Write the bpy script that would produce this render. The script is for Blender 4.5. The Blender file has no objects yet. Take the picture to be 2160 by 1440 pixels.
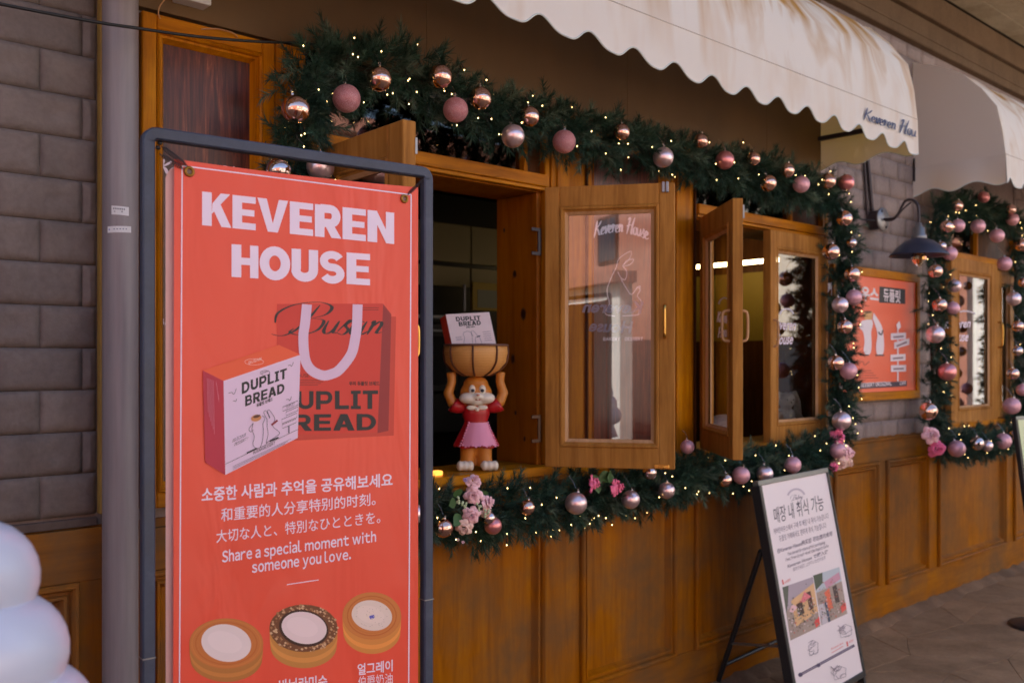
import bpy, math, random
import numpy as np
from mathutils import Vector, Matrix, noise
random.seed(7); np.random.seed(7)
R = math.radians
SC = bpy.context.scene
COL = SC.collection

# ------------------------------------------------------------------ camera, sky, sun, exposure
EYE = Vector((0.0, -3.0, 1.735))
FW = Vector((0.67772, 0.73532, 0.0)); RT = Vector((0.73532, -0.67772, 0.0)); UP = Vector((0, 0, 1))
FPX, HPX, CPX = 2000.0, 762.0, 1080.0
cam_d = bpy.data.cameras.new('camera'); cam = bpy.data.objects.new('camera', cam_d); COL.objects.link(cam)
cam.location = EYE; cam.rotation_euler = (R(90), 0, -math.atan2(FW.x, FW.y))
cam_d.sensor_width = 36; cam_d.lens = 36*FPX/2160; cam_d.shift_y = (HPX-720)/2160
cam_d.clip_start = 0.05; cam_d.clip_end = 300
cam_d.dof.use_dof = True; cam_d.dof.focus_distance = 2.5; cam_d.dof.aperture_fstop = 4.5
SC.camera = cam

SUN_EL, SUN_AZ = R(44), R(14)          # azimuth clockwise from +Y (behind the shop)
w = bpy.data.worlds.new('World'); SC.world = w; w.use_nodes = True
nt = w.node_tree; bg = nt.nodes['Background']
sky = nt.nodes.new('ShaderNodeTexSky'); sky.sky_type = 'NISHITA'; sky.sun_disc = False
sky.sun_elevation = SUN_EL; sky.sun_rotation = SUN_AZ; sky.air_density = 1.0; sky.dust_density = 2.5; sky.ozone_density = 1.0
nt.links.new(sky.outputs[0], bg.inputs[0]); bg.inputs[1].default_value = 0.15
sd = bpy.data.lights.new('sun', 'SUN'); sd.energy = 4.6; sd.angle = R(0.55); sd.color = (1.0, 0.93, 0.84)
sun = bpy.data.objects.new('sun', sd); COL.objects.link(sun)
dirv = Vector((math.sin(SUN_AZ)*math.cos(SUN_EL), math.cos(SUN_AZ)*math.cos(SUN_EL), math.sin(SUN_EL)))
sun.rotation_euler = (-dirv).to_track_quat('-Z', 'Y').to_euler(); sun.location = dirv*30
SC.view_settings.view_transform = 'Standard'; SC.view_settings.look = 'None'
SC.view_settings.exposure = 1.2; SC.view_settings.gamma = 1.0; SC.view_settings.use_curve_mapping = False
try:
    SC.cycles.max_bounces = 8; SC.cycles.sample_clamp_indirect = 6.0; SC.cycles.use_denoising = True
    SC.cycles.transparent_max_bounces = 16
except Exception: pass

# ------------------------------------------------------------------ helpers
def ray(px, py):
    return (FW + RT*((px-CPX)/FPX) + UP*((HPX-py)/FPX))
def P(px, py, y=0.0):
    d = ray(px, py); t = (y-EYE.y)/d.y
    return EYE + d*t
def X(px, y=0.0): return P(px, 700, y).x
def Z(px, py, y=0.0): return P(px, py, y).z
def hitp(px, py, O, N):
    d = ray(px, py); t = (O-EYE).dot(N)/d.dot(N)
    return EYE + d*t
def lin(c):
    c = c/255.0
    return c/12.92 if c <= 0.04045 else ((c+0.055)/1.055)**2.4
def rgb(r, g, b): return (lin(r), lin(g), lin(b), 1.0)

class Frame:
    def __init__(s, O, U, V=None, N=None):
        s.O = Vector(O); s.U = Vector(U).normalized(); s.V = Vector(V).normalized() if V is not None else Vector((0, 0, 1))
        s.N = s.U.cross(s.V).normalized() if N is None else Vector(N)
    def __call__(s, a, b, c=0.0): return s.O + s.U*a + s.V*b + s.N*c
WALL = Frame((0, 0, 0), (1, 0, 0), (0, 0, 1))         # N = -Y, towards the street
assert WALL.N.y < 0

def setp(o, label=None, cat=None, group=None, kind=None):
    if label: o['label'] = label
    if cat: o['category'] = cat
    if group: o['group'] = group
    if kind: o['kind'] = kind
    return o
def thing(name, loc, label, cat, group=None, rotz=0, kind=None):
    o = bpy.data.objects.new(name, None); COL.objects.link(o)
    o.empty_display_size = 0.05
    o.location = loc; o.rotation_euler = (0, 0, rotz)
    o['_m'] = [v for r in (Matrix.Translation(Vector(loc)) @ Matrix.Rotation(rotz, 4, 'Z')) for v in r]
    return setp(o, label, cat, group, kind)
def rootm(o):
    while o.parent: o = o.parent
    if '_m' in o:
        m = o['_m']; return Matrix([m[0:4], m[4:8], m[8:12], m[12:16]])
    return Matrix.Identity(4)

class MB:
    def __init__(s): s.v = []; s.f = []; s.m = []; s.sm = []; s.c = []
    def add(s, vs, fs, mat=0, smooth=False, col=None):
        b = len(s.v); s.v.extend([tuple(x) for x in vs])
        for f in fs:
            s.f.append(tuple(b+i for i in f)); s.m.append(mat); s.sm.append(smooth); s.c.append(col)
        return s
    def box(s, F, a0, a1, b0, b1, c0, c1, bev=0.0, mat=0):
        if a0 > a1: a0, a1 = a1, a0
        if b0 > b1: b0, b1 = b1, b0
        if c0 > c1: c0, c1 = c1, c0
        if bev <= 0:
            p = [F(a, b, c) for c in (c0, c1) for b in (b0, b1) for a in (a0, a1)]
            return s.add(p, [(0, 2, 3, 1), (4, 5, 7, 6), (0, 1, 5, 4), (2, 6, 7, 3), (0, 4, 6, 2), (1, 3, 7, 5)], mat)
        cx, cy, cz = (a0+a1)/2, (b0+b1)/2, (c0+c1)/2; h = ((a1-a0)/2, (b1-b0)/2, (c1-c0)/2)
        bev = min(bev, min(h)*0.9)
        P_ = []; idx = {}
        for sx in (-1, 1):
            for sy in (-1, 1):
                for sz in (-1, 1):
                    for k in range(3):
                        q = [sx*(h[0]-bev), sy*(h[1]-bev), sz*(h[2]-bev)]; q[k] = (sx, sy, sz)[k]*h[k]
                        idx[(sx, sy, sz, k)] = len(P_); P_.append(F(cx+q[0], cy+q[1], cz+q[2]))
        fs = []
        S2 = [(-1, -1), (1, -1), (1, 1), (-1, 1)]
        def key(k, sk, i, j, si, sj):
            d = [0, 0, 0]; d[k] = sk; d[i] = si; d[j] = sj; return tuple(d)
        for k in range(3):
            i, j = [(1, 2), (2, 0), (0, 1)][k]
            for sk in (-1, 1):
                q = [idx[key(k, sk, i, j, a, b)+(k,)] for a, b in S2]
                fs.append(tuple(q if sk > 0 else q[::-1]))
        for k in range(3):
            i, j = [(1, 2), (2, 0), (0, 1)][k]
            for si, sj in S2:
                a = key(k, -1, i, j, si, sj); b = key(k, 1, i, j, si, sj)
                q = [idx[a+(i,)], idx[b+(i,)], idx[b+(j,)], idx[a+(j,)]]
                fs.append(tuple(q if si*sj < 0 else q[::-1]))
        for sx in (-1, 1):
            for sy in (-1, 1):
                for sz in (-1, 1):
                    q = [idx[(sx, sy, sz, k)] for k in range(3)]
                    fs.append(tuple(q if sx*sy*sz > 0 else q[::-1]))
        if F.U.cross(F.V).dot(F.N) < 0: fs = [f[::-1] for f in fs]
        return s.add(P_, fs, mat)
    def tube(s, pts, r, n=10, mat=0, closed=False, caps=True, radii=None):
        pts = [Vector(p) for p in pts]; m = len(pts)
        T = []
        for i in range(m):
            if closed: t = pts[(i+1) % m]-pts[i-1]
            else: t = pts[min(i+1, m-1)]-pts[max(i-1, 0)]
            T.append(t.normalized())
        ref = Vector((0, 0, 1)) if abs(T[0].z) < 0.9 else Vector((1, 0, 0))
        nrm = (ref - T[0]*ref.dot(T[0])).normalized(); vs = []
        for i in range(m):
            nrm = (nrm - T[i]*nrm.dot(T[i])); nrm.normalize(); bn = T[i].cross(nrm)
            rr = radii[i] if radii else r
            for k in range(n):
                a = 2*math.pi*k/n; vs.append(pts[i] + (nrm*math.cos(a)+bn*math.sin(a))*rr)
        fs = []
        for i in range(m if closed else m-1):
            j = (i+1) % m
            for k in range(n): fs.append((i*n+k, i*n+(k+1) % n, j*n+(k+1) % n, j*n+k))
        s.add(vs, fs, mat, True)
        if caps and not closed:
            s.add(vs[:n], [tuple(range(n))[::-1]], mat); s.add(vs[-n:], [tuple(range(n))], mat)
        return s
    def lathe(s, O, prof, n=24, axis=(0, 0, 1), mat=0, smooth=True, sx=1.0, sy=1.0):
        A = Vector(axis).normalized(); ref = Vector((1, 0, 0)) if abs(A.x) < 0.9 else Vector((0, 1, 0))
        E1 = (ref-A*ref.dot(A)).normalized(); E2 = A.cross(E1); O = Vector(O); vs = []
        for (r, z) in prof:
            for k in range(n):
                a = 2*math.pi*k/n; vs.append(O+A*z+E1*(r*sx*math.cos(a))+E2*(r*sy*math.sin(a)))
        fs = []
        for i in range(len(prof)-1):
            for k in range(n): fs.append((i*n+k, i*n+(k+1) % n, (i+1)*n+(k+1) % n, (i+1)*n+k))
        return s.add(vs, fs, mat, smooth)
    def ell(s, c, rad, n=16, m=10, mat=0, M=None):
        vs = []; c = Vector(c)
        for i in range(m+1):
            ph = math.pi*i/m
            for k in range(n):
                a = 2*math.pi*k/n
                p = Vector((rad[0]*math.sin(ph)*math.cos(a), rad[1]*math.sin(ph)*math.sin(a), rad[2]*math.cos(ph)))
                if M: p = M @ p
                vs.append(c+p)
        fs = []
        for i in range(m):
            for k in range(n): fs.append((i*n+k, (i+1)*n+k, (i+1)*n+(k+1) % n, i*n+(k+1) % n))
        return s.add(vs, fs, mat, True)
    def mesh(s, name, mats, inv=None, use_col=False):
        me = bpy.data.meshes.new(name)
        v = s.v if inv is None else [tuple(inv @ Vector(p)) for p in s.v]
        me.from_pydata(v, [], s.f)
        for m in mats: me.materials.append(m)
        me.polygons.foreach_set('material_index', s.m); me.polygons.foreach_set('use_smooth', s.sm)
        if use_col:
            ca = me.color_attributes.new('Col', 'FLOAT_COLOR', 'CORNER')
            arr = []
            for f, c in zip(s.f, s.c): arr.extend(list(c)*len(f))
            ca.data.foreach_set('color', arr)
        me.update(); return me
    def build(s, name, mats, parent=None, label=None, cat=None, group=None, kind=None, use_col=False):
        if not isinstance(mats, (list, tuple)): mats = [mats]
        inv = rootm(parent).inverted() if parent else None
        me = s.mesh(name, mats, inv, use_col)
        o = bpy.data.objects.new(name, me); COL.objects.link(o)
        if parent: o.parent = parent
        return setp(o, label, cat, group, kind)
def part(parent, name, mat, *boxes, F=WALL, bev=0.003, **kw):
    mb = MB()
    for b in boxes: mb.box(F, *b, bev=bev)
    return mb.build(name, mat, parent, **kw)

# ------------------------------------------------------------------ materials
def mat(name, base=(0.5, 0.5, 0.5, 1), rough=0.6, metal=0.0, spec=0.5, **kw):
    m = bpy.data.materials.new(name); m.use_nodes = True
    b = m.node_tree.nodes['Principled BSDF']
    b.inputs['Base Color'].default_value = base; b.inputs['Roughness'].default_value = rough
    b.inputs['Metallic'].default_value = metal; b.inputs['Specular IOR Level'].default_value = spec
    for k, v in kw.items(): b.inputs[k].default_value = v
    return m
def N_(m, t, **kw):
    n = m.node_tree.nodes.new(t)
    for k, v in kw.items(): setattr(n, k, v)
    return n
def L_(m, a, b): m.node_tree.links.new(a, b)
def ramp(m, fac, stops):
    r = N_(m, 'ShaderNodeValToRGB'); cr = r.color_ramp
    while len(cr.elements) < len(stops): cr.elements.new(0.5)
    for e, (p, c) in zip(cr.elements, stops): e.position = p; e.color = c
    L_(m, fac, r.inputs[0]); return r.outputs[0]
def tex(m, scale=(1, 1, 1), nscale=5, detail=4, rough=0.55, obj=True, dist=0.0):
    tc = N_(m, 'ShaderNodeTexCoord'); mp = N_(m, 'ShaderNodeMapping'); mp.inputs['Scale'].default_value = scale
    ns = N_(m, 'ShaderNodeTexNoise'); ns.inputs['Scale'].default_value = nscale; ns.inputs['Detail'].default_value = detail
    ns.inputs['Roughness'].default_value = rough; ns.inputs['Distortion'].default_value = dist
    if obj: L_(m, tc.outputs['Object'], mp.inputs[0])
    else:
        g = N_(m, 'ShaderNodeNewGeometry'); L_(m, g.outputs['Position'], mp.inputs[0])
    L_(m, mp.outputs[0], ns.inputs[0]); return ns.outputs[0]
def mix(m, fac, a, b, mode='MIX'):
    x = N_(m, 'ShaderNodeMix', data_type='RGBA', blend_type=mode)
    if isinstance(fac, float): x.inputs[0].default_value = fac
    else: L_(m, fac, x.inputs[0])
    for s, i in ((a, 6), (b, 7)):
        if isinstance(s, tuple): x.inputs[i].default_value = s
        else: L_(m, s, x.inputs[i])
    return x.outputs[2]
def bump(m, h, strength=0.3, dist=0.01):
    b = N_(m, 'ShaderNodeBump'); b.inputs['Strength'].default_value = strength; b.inputs['Distance'].default_value = dist
    L_(m, h, b.inputs['Height']); L_(m, b.outputs[0], m.node_tree.nodes['Principled BSDF'].inputs['Normal'])
def BC(m): return m.node_tree.nodes['Principled BSDF'].inputs['Base Color']
def RO(m): return m.node_tree.nodes['Principled BSDF'].inputs['Roughness']

def wood(name, c1, c2, c3, rough=0.4, vertical=True, dirt=0.35, dirtc=rgb(70, 55, 45), grain=1.0, coat=0.0, spec=0.10):
    m = mat(name, rough=rough, spec=spec)
    sc = (9, 9, 0.7) if vertical else (0.7, 9, 9)
    g = tex(m, sc, 3.0, 6, 0.6, obj=False, dist=0.6)
    fine = tex(m, (60, 60, 3) if vertical else (3, 60, 60), 4.0, 3, 0.6, obj=False)
    col = ramp(m, g, [(0.28, c1), (0.5, c2), (0.72, c3)])
    fr = ramp(m, fine, [(0.3, (0.72, 0.72, 0.72, 1)), (0.6, (1, 1, 1, 1))])
    col = mix(m, 0.55*grain, col, fr, 'MULTIPLY')
    d = tex(m, (1, 1, 1), 2.3, 5, 0.65, obj=False)
    dm = ramp(m, d, [(0.38, (0, 0, 0, 1)), (0.68, (dirt, dirt, dirt, 1))])
    col = mix(m, dm, col, dirtc); L_(m, col, BC(m))
    rr = ramp(m, d, [(0.35, (rough*0.8,)*3+(1,)), (0.7, (min(1, rough*1.5),)*3+(1,))]); L_(m, rr, RO(m))
    bump(m, fine, 0.12, 0.002)
    m.node_tree.nodes['Principled BSDF'].inputs['Coat Weight'].default_value = coat
    m.node_tree.nodes['Principled BSDF'].inputs['Coat Roughness'].default_value = 0.25
    return m
GOLD = wood('golden_varnished_wood', rgb(156, 90, 2), rgb(196, 120, 3), rgb(216, 142, 8), 0.36)
GOLDH = wood('golden_varnished_wood_rails', rgb(158, 92, 2), rgb(198, 122, 3), rgb(218, 144, 8), 0.36, vertical=False)
WAINS = wood('worn_wainscot_wood', rgb(134, 76, 1), rgb(160, 94, 1), rgb(174, 108, 3), 0.45, grain=.45, dirt=0.9, dirtc=rgb(112, 82, 52))
WAINH = wood('worn_wainscot_rails', rgb(130, 76, 2), rgb(158, 94, 2), rgb(172, 108, 6), 0.47, vertical=False, grain=.45, dirt=0.9, dirtc=rgb(108, 82, 56))
SHUT = wood('shutter_wood', rgb(156, 100, 40), rgb(184, 124, 54), rgb(202, 142, 70), 0.45, dirt=0.25)
SHUTH = wood('shutter_wood_rails', rgb(154, 98, 38), rgb(182, 122, 52), rgb(200, 140, 68), 0.45, vertical=False, dirt=0.25)
BEAD = wood('pale_glazing_bead', rgb(190, 140, 96), rgb(206, 158, 114), rgb(216, 172, 132), 0.45, dirt=0.1)
DARKW = wood('dark_brown_wood', rgb(62, 32, 12), rgb(84, 46, 16), rgb(98, 58, 22), 0.4, dirt=0.3)
MAHOG = mat('mahogany_board', rough=0.3, spec=0.5)
def _mahog(m):
    g = tex(m, (7, 7, 0.45), 5.5, 8, 0.72, obj=False, dist=1.6)
    f = tex(m, (90, 90, 3), 4, 3, 0.6, obj=False)
    c = ramp(m, g, [(0.34, rgb(58, 26, 22)), (0.5, rgb(92, 44, 34)), (0.6, rgb(124, 62, 42)), (0.72, rgb(176, 104, 72))])
    fr = ramp(m, f, [(0.3, (0.6, 0.6, 0.6, 1)), (0.6, (1, 1, 1, 1))])
    L_(m, mix(m, 0.7, c, fr, 'MULTIPLY'), BC(m)); bump(m, f, 0.15, 0.002)
_mahog(MAHOG)
KNOT = wood('knotty_pine_jamb', rgb(138, 74, 3), rgb(160, 90, 5), rgb(172, 102, 10), 0.5, dirt=0.1)
FASC = mat('painted_fascia_brown', rough=0.55)
def _fas(m):
    n = tex(m, (1, 1, 0.5), 1.6, 5, 0.6, obj=False); L_(m, ramp(m, n, [(0.3, rgb(92, 66, 32)), (0.7, rgb(112, 82, 42))]), BC(m))
    bump(m, tex(m, (1, 1, 1), 60, 2, obj=False), 0.05, 0.002)
_fas(FASC)
def masonry(name, a, b, bs=0.5):
    m = mat(name, rough=0.85, spec=0.25)
    n = tex(m, (1, 1, 1), 3.5, 6, 0.65, obj=False); n2 = tex(m, (1, 1, 1), 55, 4, 0.6, obj=False)
    c = ramp(m, n, [(0.3, a), (0.7, b)]); g = ramp(m, n2, [(0.3, (0.82, 0.82, 0.82, 1)), (0.65, (1, 1, 1, 1))])
    oi = N_(m, 'ShaderNodeObjectInfo'); rv = ramp(m, oi.outputs['Random'], [(0.0, (.86, .86, .87, 1)), (1.0, (1.06, 1.04, 1.02, 1))])
    c = mix(m, 1.0, c, rv, 'MULTIPLY'); st = tex(m, (1, 1, .35), 5, 5, .7, obj=False); sr = ramp(m, st, [(.5, (1, 1, 1, 1)), (.78, (.76, .74, .72, 1))])
    c = mix(m, 1.0, c, sr, 'MULTIPLY')
    L_(m, mix(m, 0.8, c, g, 'MULTIPLY'), BC(m)); bump(m, n2, bs, 0.004); return m
BRICK = masonry('grey_rockface_brick', rgb(112, 102, 98), rgb(138, 126, 120))
BRICK2 = masonry('mauve_grey_painted_brick', rgb(146, 130, 126), rgb(162, 146, 140), 0.2)
MORT = masonry('mortar', rgb(96, 82, 76), rgb(112, 98, 90))
MORT2 = masonry('mortar_painted', rgb(146, 130, 126), rgb(158, 142, 136))
BEAM = masonry('brown_beam_paint', rgb(106, 84, 62), rgb(122, 98, 74), 0.15)
PLANK = masonry('weathered_soffit_plank', rgb(176, 160, 132), rgb(206, 192, 164), 0.3)
ROCK = masonry('rough_footing', rgb(112, 88, 68), rgb(150, 120, 94), 1.0)
PAVE = masonry('brown_paving_stone', rgb(140, 110, 80), rgb(178, 144, 110), 0.8)
GROUND = masonry('sandy_brown_ground', rgb(116, 94, 74), rgb(150, 124, 100), 0.7)
CREAM = masonry('cream_render', rgb(226, 216, 200), rgb(238, 230, 216), 0.1)
TERRA = masonry('red_brown_render', rgb(176, 120, 104), rgb(194, 138, 118), 0.2)
WHITER = masonry('white_render', rgb(236, 234, 230), rgb(246, 244, 240), 0.05)
PIPE = mat('grey_painted_pipe', rough=0.42)
def _pipe(m):
    n = tex(m, (12, 12, 0.6), 3, 5, 0.6, obj=False); L_(m, ramp(m, n, [(0.3, rgb(128, 120, 124)), (0.7, rgb(148, 140, 142))]), BC(m))
_pipe(PIPE)
STEEL = mat('blue_grey_powder_coat', rough=0.42, metal=0.0)
def _steel(m):
    n = tex(m, (1, 1, 1), 14, 5, 0.7, obj=False); L_(m, ramp(m, n, [(0.35, rgb(48, 56, 76)), (0.62, rgb(64, 72, 92)), (0.75, rgb(80, 86, 104))]), BC(m))
    L_(m, ramp(m, n, [(0.3, (0.3,)*3+(1,)), (0.7, (0.55,)*3+(1,))]), RO(m))
_steel(STEEL)
BLACK = mat('black_metal', rgb(34, 36, 40), 0.4)
RUBBER = mat('black_cable', rgb(24, 24, 28), 0.5)
IRON = mat('dark_iron', rgb(66, 58, 62), 0.45, 0.4)
GALV = mat('galvanised_plate', rgb(150, 150, 152), 0.4, 0.8)
GREYF = mat('grey_aluminium_edge', rgb(120, 126, 126), 0.35, 0.6)
LAMPB = mat('blue_black_enamel', rgb(56, 62, 82), 0.3, 0.2)
BRASS = mat('brass', rgb(206, 160, 84), 0.25, 1.0)
BRONZE = mat('dark_bronze_hinge', rgb(86, 60, 44), 0.4, 0.7)
GLASSB = mat('bulb_glass', rgb(220, 170, 100), 0.05, 0.0, **{'Transmission Weight': 0.9, 'IOR': 1.45})
def glassm(name, tint=(0.9, 0.9, 0.88, 1), rough=0.0):
    m = bpy.data.materials.new(name); m.use_nodes = True; t = m.node_tree; t.nodes.clear()
    o = t.nodes.new('ShaderNodeOutputMaterial'); mx = t.nodes.new('ShaderNodeMixShader'); fr = t.nodes.new('ShaderNodeFresnel')
    fr.inputs[0].default_value = 2.3
    tr = t.nodes.new('ShaderNodeBsdfTransparent'); tr.inputs[0].default_value = tint
    gl = t.nodes.new('ShaderNodeBsdfGlossy'); gl.inputs['Roughness'].default_value = rough; gl.inputs[0].default_value = (1, 1, 1, 1)
    t.links.new(fr.outputs[0], mx.inputs[0]); t.links.new(tr.outputs[0], mx.inputs[1]); t.links.new(gl.outputs[0], mx.inputs[2]); t.links.new(mx.outputs[0], o.inputs[0])
    return m
GLASS = glassm('window_glass')
DGLASS = glassm('transom_glass', (0.35, 0.3, 0.25, 1))
def fabric(name, base, stain=None, trans=0.35, tcol=None):
    m = bpy.data.materials.new(name); m.use_nodes = True; t = m.node_tree
    b = t.nodes['Principled BSDF']; b.inputs['Roughness'].default_value = 0.8; b.inputs['Base Color'].default_value = base
    b.inputs['Specular IOR Level'].default_value = 0.2
    o = t.nodes['Material Output']; tl = t.nodes.new('ShaderNodeBsdfTranslucent'); mx = t.nodes.new('ShaderNodeMixShader'); mx.inputs[0].default_value = trans
    tl.inputs[0].default_value = tcol or base
    if stain:
        n = tex(m, (1.6, 1.0, 0.45), 2.0, 4, 0.55, obj=False, dist=1.2); n2 = tex(m, (2.5, 2, .8), 1.6, 3, 0.6, obj=False)
        f = ramp(m, n, [(0.48, (0, 0, 0, 1)), (0.66, (0.95,)*3+(1,))]); f2 = ramp(m, n2, [(0.5, (0, 0, 0, 1)), (0.8, (0.45,)*3+(1,))])
        # stains run down from the top of the awning
        g = N_(m, 'ShaderNodeNewGeometry'); sp = N_(m, 'ShaderNodeSeparateXYZ'); L_(m, g.outputs['Position'], sp.inputs[0])
        mr = N_(m, 'ShaderNodeMapRange'); mr.inputs[1].default_value = 2.95; mr.inputs[2].default_value = 3.45; L_(m, sp.outputs[2], mr.inputs[0])
        mm = N_(m, 'ShaderNodeMath', operation='MULTIPLY'); L_(m, f, mm.inputs[0]); L_(m, mr.outputs[0], mm.inputs[1])
        c = mix(m, mm.outputs[0], base, stain); c = mix(m, f2, c, (stain[0]*1.1, stain[1]*1.1, stain[2]*1.4, 1))
        L_(m, c, b.inputs['Base Color']); L_(m, c, tl.inputs[0])
    bump(m, tex(m, (1, 1, 1), 8, 3, obj=False), 0.12, 0.03)
    t.links.new(b.outputs[0], mx.inputs[1]); t.links.new(tl.outputs[0], mx.inputs[2]); t.links.new(mx.outputs[0], o.inputs[0])
    return m
AWN = fabric('cream_awning_canvas', rgb(250, 240, 228), rgb(198, 142, 52), 0.22)
AWNS = fabric('awning_side_canvas', rgb(232, 226, 222), None, 0.3, tcol=rgb(236, 200, 90))
SEAM = mat('seam_thread', rgb(186, 168, 152), 0.8)
PIPING = mat('awning_piping', rgb(210, 214, 206), 0.7)
WHITEP = mat('glossy_white_plastic', rgb(202, 208, 228), 0.25, 0.0, 0.5)
WHITEP.node_tree.nodes['Principled BSDF'].inputs['Subsurface Weight'].default_value = 0.0
PRINT = mat('printed_ink', rough=0.5)
def _attr(m, nm='Col'):
    a = N_(m, 'ShaderNodeAttribute', attribute_name=nm); return a.outputs['Color']
L_(PRINT, _attr(PRINT), BC(PRINT))
VINYL = mat('red_banner_vinyl', rgb(240, 84, 62), 0.38, 0.0, 0.5); bump(VINYL, tex(VINYL, (3.2, 3.2, .9), 2.2, 3, .5, obj=False, dist=.8), .5, .03)
VINYLB = mat('banner_back_vinyl', rgb(238, 190, 186), 0.5)
PAPER = mat('white_poster_paper', rgb(240, 228, 232), 0.4)
LABELP = mat('white_label_paper', rgb(222, 222, 224), 0.7)
def copper(name, base, rough, metal=1.0):
    m = mat(name, base, rough, metal); return m
B_MIRROR = copper('mirror_rose_copper', rgb(240, 196, 182), 0.03)
B_SILVER = copper('mirror_pale_pink', rgb(226, 205, 205), 0.05)
B_PEARL = copper('satin_pearl_pink', rgb(240, 214, 222), 0.30, 0.85)
B_ROSE = copper('satin_deep_rose', rgb(232, 152, 156), 0.3, 0.8)
B_MATTE = copper('matte_dusty_pink', rgb(222, 168, 182), 0.42, 0.45)
B_GLIT = mat('glitter_rose', rgb(216, 142, 148), 0.4, 0.5)
def _gl(m):
    tc = N_(m, 'ShaderNodeTexCoord'); v = N_(m, 'ShaderNodeTexVoronoi'); v.inputs['Scale'].default_value = 55
    L_(m, tc.outputs['Object'], v.inputs[0])
    sp = N_(m, 'ShaderNodeSeparateColor'); L_(m, v.outputs['Color'], sp.inputs[0])
    L_(m, ramp(m, sp.outputs[0], [(0.0, rgb(190, 112, 120)), (0.8, rgb(226, 150, 156)), (0.95, rgb(250, 226, 226))]), BC(m)); bump(m, sp.outputs[1], 0.6, 0.004)
_gl(B_GLIT)
CAPM = mat('bauble_cap', rgb(214, 198, 190), 0.25, 1.0)
NEEDLE = mat('fir_needle', rough=0.55, spec=0.35); L_(NEEDLE, _attr(NEEDLE), BC(NEEDLE))
TWIG = mat('twig_brown', rgb(60, 48, 34), 0.8)
PETAL = mat('pale_pink_petal', rgb(255, 206, 216), 0.6); PETALH = mat('hot_pink_petal', rgb(250, 120, 166), 0.6)
PETALC = mat('cream_pink_petal', rgb(250, 212, 200), 0.6); LILAC = mat('lilac_petal', rgb(196, 170, 226), 0.6)
LEAF = mat('flower_leaf', rgb(66, 104, 52), 0.5); BERRY = mat('pale_green_berry', rgb(196, 214, 176), 0.5)
def emit(name, col, s):
    m = mat(name, (0, 0, 0, 1), 0.5); b = m.node_tree.nodes['Principled BSDF']
    b.inputs['Emission Color'].default_value = col; b.inputs['Emission Strength'].default_value = s; return m
FAIRY = emit('fairy_bulb_glow', (1.0, 0.66, 0.24, 1), 6.0)
TUBE = emit('lit_tube', (1.0, 0.74, 0.36, 1), 7.0)

# ------------------------------------------------------------------ lettering
_tc = {}
def glyphs(s, off=0.0, sp=1.0):
    k = (s, off, sp)
    if k in _tc: return _tc[k]
    c = bpy.data.curves.new('t', 'FONT'); c.body = s; c.size = 1.0; c.offset = off; c.space_character = sp
    c.resolution_u = 3; c.dimensions = '2D'; c.fill_mode = 'BOTH'
    o = bpy.data.objects.new('t', c); COL.objects.link(o)
    me = bpy.data.meshes.new_from_object(o.evaluated_get(bpy.context.evaluated_depsgraph_get()))
    vs = [(v.co.x, v.co.y) for v in me.vertices]; fs = [tuple(p.vertices) for p in me.polygons]
    bpy.data.objects.remove(o); bpy.data.curves.remove(c); bpy.data.meshes.remove(me)
    _tc[k] = (vs, fs); return vs, fs
def latin(s, off=0.0):
    """proportional sans set from the wide Latin forms"""
    V = []; F_ = []; x = 0.0
    for ch in s:
        if ch == ' ': x += 0.26; continue
        vs, fs = glyphs(chr(ord(ch)+0xFEE0), off); mn = min(v[0] for v in vs); mx = max(v[0] for v in vs)
        b = len(V); V += [(v[0]-mn+x, v[1]) for v in vs]; F_ += [tuple(b+i for i in f) for f in fs]; x += mx-mn+0.085
    return V, F_
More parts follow.
